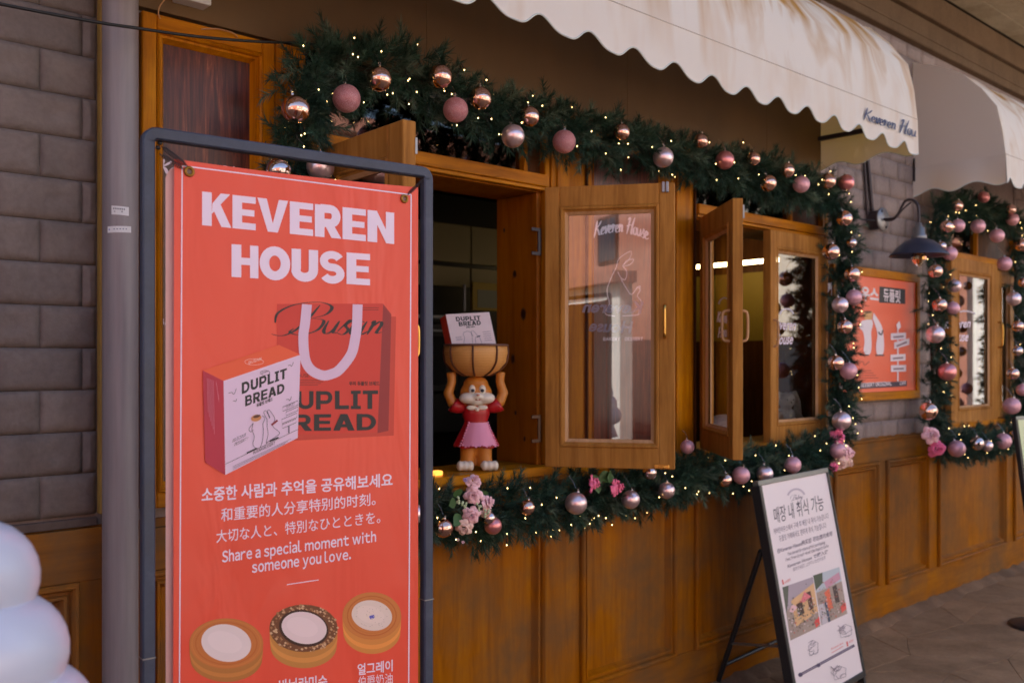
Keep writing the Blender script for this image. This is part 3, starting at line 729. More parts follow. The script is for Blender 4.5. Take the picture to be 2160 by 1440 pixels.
def sash(parent, F, wd, z0, z1, nm='sash', th=.048, sw=.088, rail=.1, woodv=SHUT, woodh=SHUTH, bead_c=None):
    """frame local: a along width, c = outward normal; leaf from c=-th/2..th/2; returns leaf part"""
    h = th/2
    leaf = MB(); leaf.box(F, 0, sw, z0, z1, -h, h, bev=.003); leaf.box(F, wd-sw, wd, z0, z1, -h, h, bev=.003)
    leaf.box(F, sw, wd-sw, z0, z0+rail, -h+.0005, h-.0005, bev=.002); leaf.box(F, sw, wd-sw, z1-rail, z1, -h+.0005, h-.0005, bev=.002)
    lo = leaf.build(nm, [woodv], parent)
    for s_ in (-1, 1):
        F2 = Frame(F.O, F.U, F.V); F2.N = F.N*s_
        m_ = MB(); ring_mould(m_, sw, wd-sw, z0+rail, z1-rail, [(-.0005, h-.001), (.005, h+.005), (.012, h+.004), (.016, h-.004), (.022, h-.008)], F2); m_.build('moulding', woodv, lo)
        m_ = MB(); ring_mould(m_, sw+.022, wd-sw-.022, z0+rail+.022, z1-rail-.022, [(0, h-.008), (.001, h-.009), (.013, h-.019)], F2); m_.build('glazing_bead', BEAD, lo)
    g = MB(); g.add([F(sw+.03, z0+rail+.03), F(wd-sw-.03, z0+rail+.03), F(wd-sw-.03, z1-rail-.03), F(sw+.03, z1-rail-.03)], [(0, 1, 2, 3)])
    g.build('glass_pane', GLASS, lo)
    return lo
def handle(parent, F, a, zc, L=.1, side=1, out=.035, mt=BRASS):
    pts = [F(a, zc-L/2, side*.024), F(a, zc-L/2+.006, side*(.024+out*.8)), F(a, zc-L/4, side*(.024+out)), F(a, zc+L/4, side*(.024+out)), F(a, zc+L/2-.006, side*(.024+out*.8)), F(a, zc+L/2, side*.024)]
    MB().tube([Vector(p) for p in smooth([tuple(p) for p in pts], 4)], .0065, 8).build('handle', mt, parent)
def hinge(parent, F, a, zc, c, mt=BRASS, L=.075):
    MB().tube([F(a, zc-L/2, c), F(a, zc+L/2, c)], .006, 8).box(F, a-.004, a+.016, zc-L/2+.004, zc+L/2-.004, c-.006, c-.002).build('hinge', mt, parent)

Z0, Z1 = 1.288, 2.474
W1 = window_surround('shop_window', 'first serving window standing open, with the rabbit figurine on its sill', 1.77, 2.90, X(1102, .01), .12, .06)
kp = Print((2.9, 0, 0), (-1, 0, 0), step=.0001, base=.0004); 
for kx, ky_, kr in ((1104, 662, 4), (1082, 757, 3.2), (1066, 826, 2.2), (1088, 870, 1.6), (1064, 486, 1.6), (1086, 578, 2.6), (1107, 925, 1.8)):
    kp.ellipse(kx, ky_, kr*1.5, kr*3.4, rgb(104, 58, 16)); kp.ellipse(kx, ky_, kr, kr*2.3, rgb(56, 26, 12))
kp.build('knots', W1)
# shutter left of opening, swung straight out
F1 = Frame((1.772, -.06, 0), (-.055, -.998, 0)); F1.N = Vector((-.998, .055, 0))
s1 = sash(W1, F1, .59, Z0, Z1, 'shutter'); handle(s1, F1, .55, 1.80, .11, 1); handle(s1, F1, .55, 1.80, .11, -1)
setp(s1, 'shutter swung straight out towards the street, edge on')
MB().box(F1, .588, .592, Z1-.10, Z1-.05, -.028, -.020).box(F1, .588, .592, Z1-.17, Z1-.15, -.028, -.020).build('latch_plate', GALV, s1)
# right shutter: inner face seen
U2 = Vector((.580, -.8146, 0)).normalized()
F2_ = Frame((2.853+.0, -.117, 0), U2); F2_.N = Vector((-U2.y, U2.x, 0))   # outer side faces away
s2 = sash(W1, F2_, .545, Z0, Z1, 'shutter', sw=.064, rail=.085); setp(s2, 'wide open shutter showing its brass fittings')
Ni = -F2_.N
def hw2(px, py): return hitp(px, py, F2_(0, 0), Ni)
a_h = (hw2(1403, 700)-F2_.O).dot(U2)
handle(s2, F2_, a_h, hw2(1403, 678).z, .135, -1, .022)
q = hw2(1404, 397); a_ = (q-F2_.O).dot(U2)
MB().box(F2_, a_-.014, a_-.002, q.z-.022, q.z+.022, -.034, -.024, bev=.002).box(F2_, a_+.002, a_+.014, q.z-.022, q.z+.022, -.034, -.024, bev=.002).build('latch_plate', GALV, s2)
q = hw2(1398, 982); a_ = (q-F2_.O).dot(U2)
MB().box(F2_, a_-.034, a_+.028, q.z-.009, q.z+.009, -.029, -.024, bev=.002).box(F2_, a_-.016, a_+.012, q.z-.005, q.z+.005, -.036, -.029, bev=.002).build('latch_plate', BRASS, s2)
for zz, mt_ in ((2.26, IRON), (1.44, BRONZE)):
    m_ = MB(); m_.box(WALL, 2.905, 2.925, zz-.06, zz+.06, .012, .018, bev=.001); m_.box(WALL, 2.865, 2.905, zz+.045, zz+.06, .015, .02, bev=.001); m_.box(WALL, 2.865, 2.905, zz-.06, zz-.045, .015, .02, bev=.001)
    m_.build('hinge', mt_, W1)
pg = Print(F2_(0, 0, .001), Ni, step=.00005, base=.0003)     # lettering stuck on the street side, seen mirrored
BL = rgb(214, 222, 246)
pg.text('nereveK'[::-1], (1352, 660), (1228, 658), 34, BL, off=.03, shear=.25); pg.text('House', (1330, 702), (1241, 698), 34, BL, off=.03, shear=.25)
pg.build('mirrored_lettering', s2)

W2 = window_surround('shop_window', 'second window with one glass shutter ajar and a plush rabbit behind the closed one', 4.06, 5.28, X(1663, .01), .05, .05)
U3 = Vector((3.653-4.045, -.546+.075, 0)).normalized()
F3 = Frame((4.045, -.075, 0), U3); F3.N = Vector((U3.y, -U3.x, 0))
if (EYE-F3.O).dot(F3.N) < 0: F3.N = -F3.N
s3 = sash(W2, F3, .60, Z0, Z1, 'shutter', sw=.066); setp(s3, 'half folded shutter seen almost edge on')
a3 = .555
handle(s3, F3, a3, Z(1566, 688, -.5), .14, 1, .035, BEAD); handle(s3, F3, a3, Z(1566, 688, -.5), .14, -1, .035, BEAD)
MB().box(F3, .585, .597, Z1-.09, Z1-.03, -.032, -.0245).build('latch_plate', GALV, s3)
pg = Print(F3(0, 0, .001), F3.N, step=.00005, base=.0003)
pg.text('Keveren', (1512, 678), (1544, 682), 30, WH, off=.03, shear=.15); pg.build('white_lettering', s3); pg = Print(F3(0, 0, .001), F3.N, step=.00005, base=.0003); pg.text('House', (1514, 711), (1542, 709), 30, WH, off=.03, shear=.15)
pg.line(arc(1528, 648, 13, 20, 200, 340, 10), 3, rgb(200, 190, 200)); pg.build('white_lettering', s3)
F4 = Frame((4.665, -.052, 0), (1, 0, 0)); F4.N = Vector((0, -1, 0))
s4 = sash(W2, F4, .612, Z0-.01, Z1, 'shutter', th=.05, sw=.062, rail=.09); setp(s4, 'closed glass shutter with white lettering')
handle(s4, F4, .03, Z(1610, 702, -.08), .15, 1, .03, BEAD)
for zz in (Z(1719, 565, -.07), Z(1719, 856, -.07)): hinge(s4, F4, .622, zz, .03)
pg = Print(F4(0, 0, .001), F4.N, step=.00005, base=.0003)
pg.text('Keveren', (1627, 693), (1677, 696), 30, WH, off=.02, shear=.2); pg.text('House', (1632, 726), (1671, 725), 31, WH, off=.02, shear=.2)
pg.line(arc(1659, 670, 16, 19, 205, 335, 10), 3.5, rgb(210, 200, 210)); pg.build('white_lettering', s4)

W3 = window_surround('shop_window', 'third window at the far end, closed, framed by its own garland', 7.05, 8.36, X(2056, .01), .05, .05)
F5 = Frame((7.05, -.06, 0), (1, 0, 0)); F5.N = Vector((0, -1, 0))
s5 = sash(W3, F5, .87, Z0-.01, 2.50, 'shutter', th=.05, sw=.12, rail=.09)
F6 = Frame((7.922, -.04, 0), (1, 0, 0)); F6.N = Vector((0, -1, 0))
s6 = sash(W3, F6, .43, Z0, 2.46, 'shutter', th=.05, sw=.12, rail=.09)
handle(s6, F6, .05, Z(2080, 705, -.06), .2, 1, .04, BRASS)
for zz in (Z(2117, 603, -.06), Z(2117, 834, -.06)): hinge(s6, F6, .437, zz, .03)
pg = Print(F5(0, 0, .001), F5.N, step=.00005, base=.0003)
pg.text('Keveren', (1992, 693), (2046, 690), 26, WH, off=.02, shear=.2); pg.text('House', (2003, 719), (2041, 719), 28, WH, off=.02, shear=.2)
pg.line(arc(2036, 668, 24, 12, 200, 330, 10), 3, rgb(200, 190, 200)); pg.build('white_lettering', s5)

# pilasters between windows and boards
for a, b, lb in ((1.618, 1.648, 'narrow golden post between the tall red board and the first window'), (2.965, 3.192, 'golden wood pilaster behind the hinged side of the open shutter'),
                 (3.818, 4.008, 'golden wood pilaster between the red board and the second window'), (5.334, 5.365, 'thin golden post on the right edge of the second window')):
    t = thing('pilaster', ((a+b)/2, 0, 1.24), lb, 'pilaster')
    part(t, 'shaft', GOLD, (a, b, 1.24, 2.84, -.007, .04))
    if b-a > .1: part(t, 'raised_band', GOLD, (a+.03, b-.03, 1.27, 2.81, .0405, .05)); part(t, 'edge_bead', DARKW, (b-.012, b-.002, 1.25, 2.83, .0405, .056))
t = thing('sill_board', (3.5, 0, 1.2), 'golden wood sill board under the first two windows, partly hidden by the garland', 'sill')
part(t, 'board', GOLDH, (2.935, 4.025, 1.236, 1.268, 0.0, .075), (1.60, 5.40, 1.211, 1.2345, .0, .06))

# ================================================================== SHOP INTERIOR
it = thing('shop_interior', (4, 2, 0), 'dark shop room with panelled cabinets seen through the open windows', 'room')
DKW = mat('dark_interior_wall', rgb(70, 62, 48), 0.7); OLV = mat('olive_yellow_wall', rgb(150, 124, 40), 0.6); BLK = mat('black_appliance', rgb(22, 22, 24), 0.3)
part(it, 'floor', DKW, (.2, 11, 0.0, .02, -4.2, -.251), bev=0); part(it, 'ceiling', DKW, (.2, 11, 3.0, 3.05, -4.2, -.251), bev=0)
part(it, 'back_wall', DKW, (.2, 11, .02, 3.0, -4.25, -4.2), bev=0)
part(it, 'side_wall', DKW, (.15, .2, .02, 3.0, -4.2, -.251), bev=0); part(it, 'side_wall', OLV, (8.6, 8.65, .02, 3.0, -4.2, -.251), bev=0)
CABM = mat('grey_brown_cabinet', rgb(140, 128, 92), 0.5)
cb = thing('wall_cabinet', (4, 2.2, 1.4), 'row of dim grey wall cabinets deep inside the first window', 'cabinet')
for i in range(8):
    a = 1.9+i*.62
    part(cb, 'door', CABM, (a, a+.61, 2.43, 2.70, -2.2, -2.175), bev=.004)
    part(cb, 'lower_door', CABM, (a, a+.61, 2.26, 2.40, -2.2, -2.18), bev=.004)
part(cb, 'carcass', BLK, (1.9, 6.9, 1.24, 2.90, -2.6, -2.203), bev=0)
ov = thing('oven', (3.6, 1.9, 1.0), 'black oven with a pale top edge under the cabinets inside the first window', 'oven')
part(ov, 'body', BLK, (3.05, 4.08, 1.52, 2.0, -2.2, -1.95), bev=.02); part(ov, 'door', mat('oven_glass', rgb(36, 38, 40), .12), (3.12, 3.95, 1.58, 1.9, -1.948, -1.93)); part(ov, 'handle', GALV, (3.12, 3.95, 1.93, 1.945, -1.92, -1.905)); part(ov, 'control_strip', GALV, (3.3, 4.12, 2.02, 2.04, -1.99, -1.93))
mbd = thing('menu_board', (4.1, 1.8, 1.6), 'small yellow framed notice hung below the cabinets inside the first window', 'notice')
part(mbd, 'frame', OLV, (4.13, 4.5, 2.08, 2.27, -1.9, -1.87)); part(mbd, 'side_strip', GALV, (4.065, 4.08, 2.07, 2.25, -1.9, -1.88)); part(mbd, 'sheet', mat('grey_notice', rgb(120, 118, 96), .6), (4.17, 4.47, 2.10, 2.22, -1.869, -1.866), bev=0)
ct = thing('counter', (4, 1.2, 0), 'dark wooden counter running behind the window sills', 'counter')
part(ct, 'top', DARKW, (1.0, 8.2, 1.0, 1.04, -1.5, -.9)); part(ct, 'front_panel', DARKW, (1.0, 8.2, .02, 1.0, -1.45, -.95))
# cream-coloured bag of flour etc. on counter seen as soft shapes
Lm = thing('tube_lamp', (6.14, 1.2, 2.45), 'lit yellow tube lamp hanging inside the second window', 'lamp')
tx = 6.1
MB().tube([(tx, .62, 2.474), (tx, 1.62, 2.474)], .016, 10).build('tube', TUBE, Lm)
for y_ in (.8, 1.5): MB().tube([(tx, y_, 2.49), (tx, y_, 3.0)], .006, 6).build('hanger', BRASS, Lm)
ob = thing('olive_partition', (6.5, 1.2, 0), 'olive yellow partition under the tube lamp inside the shop', 'partition')
part(ob, 'panel', OLV, (6.5, 6.56, 1.9, 2.44, -2.1, -.4), bev=0); part(ob, 'lower_panel', DARKW, (6.5, 6.56, .02, 1.9, -2.1, -.4), bev=0); part(ob, 'upper_panel', DARKW, (6.5, 6.56, 2.44, 3.0, -2.1, -.4), bev=0)

# ================================================================== AWNINGS
def awning(x0, x1, label, letter=False, droop=.0, hip=False):
    t = thing('awning', ((x0+x1)/2, 0, 3.8), label, 'awning')
    prof = [(0.0, 3.84), (-.17, 3.775), (-.34, 3.685), (-.46, 3.565), (-.565, 3.42), (-.60, 3.26), (-.62, 3.095)]
    n = int((x1-x0)/.06); vs = []; 
    for i in range(n+1):
        x = x0+(x1-x0)*i/n
        for j, (y, z) in enumerate(prof):
            sag = .012*math.sin(x*7+j)*math.sin(math.pi*j/(len(prof)-1))
            vs.append((x, y+sag*.6, z-abs(sag)*.6))
    m = len(prof); fs = [(i*m+j, (i+1)*m+j, (i+1)*m+j+1, i*m+j+1) for i in range(n) for j in range(m-1)]
    MB().add(vs, [f[::-1] for f in fs], smooth=True).build('canopy', AWN, t)
    # scalloped valance
    per = .2535; nn = int((x1-x0)/.0125); vs = []; fs = []; edge = []
    for i in range(nn+1):
        x = x0+(x1-x0)*i/nn; ph = ((x-x1+2.845)/per) % 1.0
        cth = math.cos(2*math.pi*ph); zb = 2.917-.026*cth+.006*math.cos(4*math.pi*ph)+.004*math.sin(x*3.3)
        yy_ = -.624-.006*math.sin(2*math.pi*ph+x)
        for k in range(4):
            f = k/3; vs.append((x, -.6215+(yy_+.6215)*f, 3.095+(zb-3.095)*f))
        edge.append(Vector((x, yy_, zb)))
    fs = [(i*4+k, (i+1)*4+k, (i+1)*4+k+1, i*4+k+1) for i in range(nn) for k in range(3)]
    va = MB().add(vs, [f[::-1] for f in fs], smooth=True).build('valance', AWN, t)
    MB().tube(edge, .0035, 5).build('piping', PIPING, va)
    MB().tube([(x0, -.6215, 3.095), (x1, -.6215, 3.095)], .0022, 5).build('seam', SEAM, va)
    for xs_ in (x0, x1):
        vs = [(xs_, 0.0, 3.095)]+[(xs_, y, z) for y, z in prof]
        sd_ = MB().add(vs, [(0, k+1, k+2) for k in range(len(prof)-1)]); so = sd_.build('side_panel', AWNS, t)
        k = 24; vs = []; e2 = []
        for i in range(k+1):
            u = i/k; zb = 2.912+.012*u - .022*math.cos(2*math.pi*u*2.1+.3)
            yb = -.62*u
            wv = .02*math.sin(u*9)
            vs += [(xs_, yb, 3.095), (xs_+wv*.5, yb, (3.095+zb)/2), (xs_+wv, yb, zb)]; e2.append(Vector((xs_+wv, yb, zb)))
        sv = MB().add(vs, [(i*3+q, (i+1)*3+q, (i+1)*3+q+1, i*3+q+1) for i in range(k) for q in (0, 1)], smooth=True).build('side_valance', AWNS, t)
        MB().tube(e2, .0035, 5).build('piping', PIPING, sv)
    for xs_ in (x0+.03, x1-.03):
        f_ = MB(); f_.box(WALL, xs_-.012, xs_+.012, 3.07, 3.095, .0, .6); f_.box(WALL, xs_-.03, xs_+.03, 3.0, 3.16, .0, .02)
        f_.build('arm', IRON, t)
    MB().tube([(x0+.02, -.6, 3.09), (x1-.02, -.6, 3.09)], .014, 8).build('front_bar', GALV, t)
    if letter:
        p = Print((0, -.6305, 0), (0, -1, 0), step=.0001); p.script('Keveren Hou', (1822, 252), (1932, 290), 27, rgb(46, 52, 92), wd=.12, h1=30)
        p.build('lettering', t)
    return t
awning(.95, 5.30, 'long stained cream awning with scalloped valance over the first two windows', True)
awning(6.60, 9.9, 'second cream awning with grey shaded side, over the far window')

# ================================================================== GARLANDS
def path_len(pts): return sum((pts[i+1]-pts[i]).length for i in range(len(pts)-1))
def garland(name, label, pts, per_m, seed, rad=.1, bend=0.0):
    rs = np.random.RandomState(seed)
    P_ = [Vector(p) for p in smooth([tuple(p) for p in pts], 8)]
    t = thing(name, P_[len(P_)//2], label, 'garland')
    MB().tube(P_, .012, 6).build('stem', TWIG, t)
    seg = np.array([tuple(p) for p in P_]); d = np.diff(seg, axis=0); L = np.linalg.norm(d, axis=1); cum = np.concatenate([[0], np.cumsum(L)])
    n = int(cum[-1]*per_m); V = []; C = []
    tw = MB()
    NN = 70
    for k in range(n):
        s = rs.uniform(0, cum[-1]); i = min(np.searchsorted(cum, s)-1, len(d)-1); i = max(i, 0)
        c = seg[i]+d[i]*(s-cum[i])/L[i]; T = d[i]/L[i]
        # direction: outward, biased to the street and along the garland
        r = rs.normal(size=3); r -= T*r.dot(T); r /= np.linalg.norm(r); 
        if r[1] > .3: r[1] = -r[1]*rs.uniform(.2, 1)
        dirn = r*rs.uniform(.5, 1.0)+T*rs.uniform(-.9, .9)+np.array([0, 0, -.12]); dirn /= np.linalg.norm(dirn)
        ln = rs.uniform(.085, .15); st = c+r*rs.uniform(0, rad*.8)
        clump = .75+.25*math.sin(s*5.1+seed)+.12*math.sin(s*13)
        ln *= (.75+.3*clump)
        e = st+dirn*ln*.75
        # keep off the wall
        if e[1] > -.02: e[1] = -.02; 
        ax = e-st; al = np.linalg.norm(ax); ax = ax/al
        ref = np.array([0, 0, 1.0]) if abs(ax[2]) < .9 else np.array([1.0, 0, 0])
        u = np.cross(ax, ref); u /= np.linalg.norm(u); w_ = np.cross(ax, u)
        bend_v = np.array([0, 0, -1.0])*rs.uniform(-.01, .02)
        q = np.linspace(.05, 1.0, NN)
        ang = rs.uniform(0, 2*np.pi, NN); spread = np.clip(1.05-.55*q+rs.normal(0, .12, NN), .15, 1.3)
        nl = rs.uniform(.036, .062, NN)*(1-.25*q)
        base = st+np.outer(q*al, ax)+np.outer(q**2, bend_v)
        nd = np.outer(np.cos(spread), ax)+(np.cos(ang)*np.sin(spread))[:, None]*u+(np.sin(ang)*np.sin(spread))[:, None]*w_
        tip = base+nd*nl[:, None]+np.array([0, 0, -.002])
        tip[:, 1] = np.minimum(tip[:, 1], -.004); base[:, 1] = np.minimum(base[:, 1], -.004)
        sd_ = np.cross(nd, rs.normal(size=(NN, 3))); sd_ /= np.linalg.norm(sd_, axis=1)[:, None]+1e-9
        wd = rs.uniform(.0012, .0021, NN)[:, None]
        tri = np.stack([base-sd_*wd, base+sd_*wd, tip], axis=1).reshape(-1, 3)
        V.append(tri)
        tone = rs.choice(3, p=[.50, .32, .18])
        bc = [np.array([.018, .052, .034]), np.array([.036, .085, .056]), np.array([.095, .145, .10])][tone]*rs.uniform(.75, 1.3)
        cc_ = bc[None, :]*rs.uniform(.8, 1.25, (NN, 1))
        C.append(np.repeat(np.concatenate([cc_, np.ones((NN, 1))], axis=1), 3, axis=0))
        if k % 2 == 0: tw.add([tuple(st), tuple(st+u*.002), tuple(e)], [(0, 1, 2)])
    V = np.concatenate(V); C = np.concatenate(C).astype(np.float32)
    inv = rootm(t).inverted(); off = np.array([inv[0][3], inv[1][3], inv[2][3]])
    V = (V+off).astype(np.float32); nt_ = len(V)//3
    me = bpy.data.meshes.new('fir_needles'); me.vertices.add(len(V)); me.vertices.foreach_set('co', V.ravel())
    me.loops.add(len(V)); me.loops.foreach_set('vertex_index', np.arange(len(V), dtype=np.int32))
    me.polygons.add(nt_); me.polygons.foreach_set('loop_start', np.arange(0, len(V), 3, dtype=np.int32)); me.polygons.foreach_set('loop_total', np.full(nt_, 3, dtype=np.int32))
    ca = me.color_attributes.new('Col', 'FLOAT_COLOR', 'POINT'); ca.data.foreach_set('color', C.ravel())
    me.materials.append(NEEDLE); me.update(); me.validate()
    o = bpy.data.objects.new('fir_needles', me); COL.objects.link(o); o.parent = t; o['kind'] = 'stuff'
    tw.build('twigs', TWIG, t, kind='stuff')
    return P_
GY = -.13
g1 = [P(640, 1125, GY), P(628, 1000, GY), P(618, 800, GY), P(615, 600, GY), P(615, 430, GY), P(632, 320, GY), P(632, 220, GY), P(670, 150, GY), P(760, 148, GY), P(850, 155, GY), P(930, 195, GY), P(1000, 240, GY), P(1100, 258, GY), P(1200, 276, GY), P(1300, 305, GY),
      P(1400, 322, GY), P(1500, 348, GY), P(1600, 374, GY), P(1690, 396, GY), P(1745, 420, GY), P(1763, 480, GY), P(1770, 600, GY), P(1765, 750, GY), P(1765, 880, GY), P(1748, 945, GY), P(1690, 955, GY), P(1600, 985, GY), P(1500, 992, GY),
      P(1400, 1018, GY), P(1300, 1034, GY), P(1200, 1052, GY), P(1100, 1066, GY), P(1000, 1082, GY), P(900, 1092, GY), P(780, 1110, GY), P(660, 1128, GY)]
G1 = garland('fir_garland', 'long dark green fir garland framing the first two windows', g1, 290, 11)
g2 = [P(1965, 905, GY), P(1967, 800, GY), P(1965, 700, GY), P(1962, 600, GY), P(1962, 500, GY), P(1985, 445, GY), P(2040, 440, GY), P(2100, 455, GY), P(2135, 480, GY), P(2142, 560, GY), P(2142, 700, GY), P(2142, 850, GY), P(2135, 915, GY), P(2080, 930, GY), P(2020, 938, GY), P(1975, 935, GY)]
G2 = garland('fir_garland', 'smaller fir garland framing the far third window beyond the poster', g2, 230, 23)

def fairy(label, G, n, seed, extra=()):
    rs = random.Random(seed); t = thing('string_lights', G[0], label, 'string lights'); m_ = MB(); wr = MB(); prev = None
    pl = []
    for i in range(n):
        k = int(i/n*(len(G)-2)); f = rs.random(); c = G[k]*(1-f)+G[k+1]*f; T = (G[k+1]-G[k]).normalized()
        a = rs.uniform(-1, 1)*1.45; nrm = T.cross(Vector((0, -1, 0))).normalized()
        q = c+nrm*math.sin(a)*.145*rs.uniform(.5, 1.08)+Vector((0, -1, 0))*math.cos(a)*.14
        pl.append(q)
    pl += list(extra)
    for q in pl:
        m_.ell(q, (.0018, .0018, .0027), 6, 4)
        wr.tube([q+Vector((0, 0, .004)), q+Vector((rs.uniform(-.015, .015), .01, .024))], .0022, 4)
    for i in range(0, n-1): wr.tube([pl[i]+Vector((0, .03, .01)), (pl[i]+pl[i+1])*.5+Vector((0, .03, -.012)), pl[i+1]+Vector((0, .03, .01))], .0013, 4, caps=False)
    m_.build('bulbs', FAIRY, t, kind='stuff'); wr.build('wire', RUBBER, t, kind='stuff')
ex = [P(*q, -.2) for q in ((1162, 1131), (1153, 1120), (1166, 1115), (1234, 1112), (1244, 1104), (1365, 1081), (1302, 1083), (1278, 1092), (907, 1150), (1069, 1149), (1253, 1092), (1546, 1040), (1580, 1034), (1180, 1118))]
fairy('warm fairy lights threaded through the long first garland', G1, 200, 5, ex)
fairy('warm fairy lights threaded through the far garland', G2, 90, 9)

# ================================================================== BAUBLES
BM = {}
def bauble_mesh(mt):
    if mt.name not in BM:
        m_ = MB().ell((0, 0, 0), (1, 1, 1), 36, 22); BM[mt.name] = m_.mesh('ball', [mt])
    return BM[mt.name]
capm = MB().lathe((0, 0, .93), [(0, .24), (.10, .23), (.13, .17), (.145, 0)], 12).mesh('cap', [CAPM])
loopm = MB().tube([(0.09*math.cos(a), 0, 1.24+.09*math.sin(a)) for a in [2*math.pi*i/10 for i in range(10)]], .018, 5, closed=True).mesh('loop', [CAPM])
strm = MB().tube([(0, 0, 1.32), (.05, .4, 1.9), (0, .9, 2.4)], .02, 4).mesh('hanging_thread', [CAPM])
MT = {'m': (B_MIRROR, 'mirror copper'), 's': (B_SILVER, 'shiny pale pink'), 'p': (B_PEARL, 'satin pearl pink'), 'r': (B_ROSE, 'satin deep rose'), 'd': (B_MATTE, 'matte dusty pink'), 'g': (B_GLIT, 'glittery pink')}
def bauble(px, py, r, k, where, grp, y=-.27):
    c = P(px, py, y); dep = (c-EYE).dot(FW); rr = r*dep/FPX*.98
    mt, nm = MT[k]
    t = bpy.data.objects.new('bauble', None); COL.objects.link(t); t.location = c; t.empty_display_size = .02
    t['_m'] = [1, 0, 0, c.x, 0, 1, 0, c.y, 0, 0, 1, c.z, 0, 0, 0, 1]
    rz = rnd.uniform(0, 3); tl = rnd.uniform(-.25, .25)
    for nm_, me in (('ball', bauble_mesh(mt)), ('cap', capm), ('loop', loopm), ('hanging_thread', strm)):
        o = bpy.data.objects.new(nm_, me); COL.objects.link(o); o.parent = t; o.scale = (rr, rr, rr)
        o.rotation_euler = (0 if nm_ == 'hanging_thread' else tl*.5, tl if nm_ != 'hanging_thread' else 0, rz if nm_ != 'hanging_thread' else 0)
    setp(t, nm+' bauble '+where, 'bauble', grp)
GA, GB = 'baubles on the long garland', 'baubles on the far garland'
for a in [(624, 231, 31, 'm', 'at the top left corner, straight above the banner frame'), (731, 208, 30, 'g', 'second from the top left corner, above the open shutter'),
          (800, 167, 27, 'm', 'hung highest of all, right of the big glittery one'), (929, 162, 26, 'm', 'near the crest, above and left of a glittery one'),
          (961, 232, 27, 'g', 'hanging under the crest between two copper ones'), (1013, 208, 25, 'm', 'just right of the glittery one under the crest'),
          (1117, 246, 22, 'm', 'above the lone pearly one over the open window'), (1082, 287, 25, 'p', 'low on the top run over the open serving window'),
          (1190, 299, 25, 'g', 'over the pilaster left of the open shutter'), (1311, 279, 18, 'm', 'above the middle of the wide open shutter'),
          (1399, 332, 22, 'p', 'above the brass latch corner of the open shutter'), (1478, 298, 16, 'm', 'on the upper edge above the edge-on shutter'),
          (1529, 338, 20, 'r', 'above the top of the half folded shutter'), (1589, 335, 15, 'm', 'between the deep rose one and the close pair, top run'),
          (1620, 386, 18, 'm', 'lowest of the trio above the plush rabbit window'), (1660, 359, 16, 'm', 'highest of the trio above the plush rabbit window'),
          (1690, 389, 18, 'd', 'third of the trio above the plush rabbit window'), (1746, 382, 17, 'm', 'at the right corner under the awning end'),
          (1785, 385, 17, 'r', 'outermost at the right corner, against the bricks'), (588, 360, 27, 's', 'peeping over the left half of the banner top'),
          (676, 352, 30, 'p', 'peeping over the middle of the banner top'), (1781, 461, 17, 'm', 'topmost on the right upright, left of the wall lamp'),
          (1753, 531, 18, 'm', 'on the right upright beside the window hinge'), (1796, 512, 11, 's', 'half buried in needles below the lamp cable'),
          (1797, 578, 17, 'm', 'touching the top corner of the orange poster'), (1801, 627, 17, 'd', 'overlapping the poster title'),
          (1772, 643, 17, 'p', 'left of the one overlapping the poster title'), (1782, 689, 16, 'm', 'halfway down the right upright'),
          (1763, 765, 17, 'm', 'paired with a dusty pink one low on the right upright'), (1790, 782, 18, 'd', 'overlapping the lower left of the orange poster'),
          (1775, 887, 20, 'p', 'above the hot pink rose at the lower right corner'), (1767, 950, 17, 'd', 'in front of the pale roses at the lower right corner'),
          (1672, 980, 18, 'd', 'rising behind the right half of the standing sign'), (1613, 999, 18, 'p', 'rising behind the left top corner of the standing sign'),
          (1563, 1002, 19, 'd', 'directly under the half folded shutter'), (1529, 1012, 15, 'm', 'left neighbour of the one under the half folded shutter'),
          (1450, 942, 15, 'd', 'tucked up against the sill left of the half folded shutter'), (1406, 1034, 18, 'p', 'with a twig across it, below the open shutter'),
          (1370, 996, 16, 's', 'just below the brass latch'), (1330, 1053, 20, 'p', 'right beneath the hot pink rose on the lower run'),
          (1215, 1061, 24, 'p', 'largest on the lower run, alone in the middle'), (1112, 1070, 17, 'm', 'alone between the rose cluster and the largest one'),
          (1040, 1108, 19, 'r', 'at the lower right edge of the pale rose cluster'), (1031, 1092, 15, 's', 'between the pale rose cluster and a deep rose one'),
          (935, 1113, 21, 'm', 'left of the pale rose cluster beside the banner post'), (873, 1083, 22, 'p', 'half hidden behind the banner edge, lower run')]:
    bauble(*a, GA)
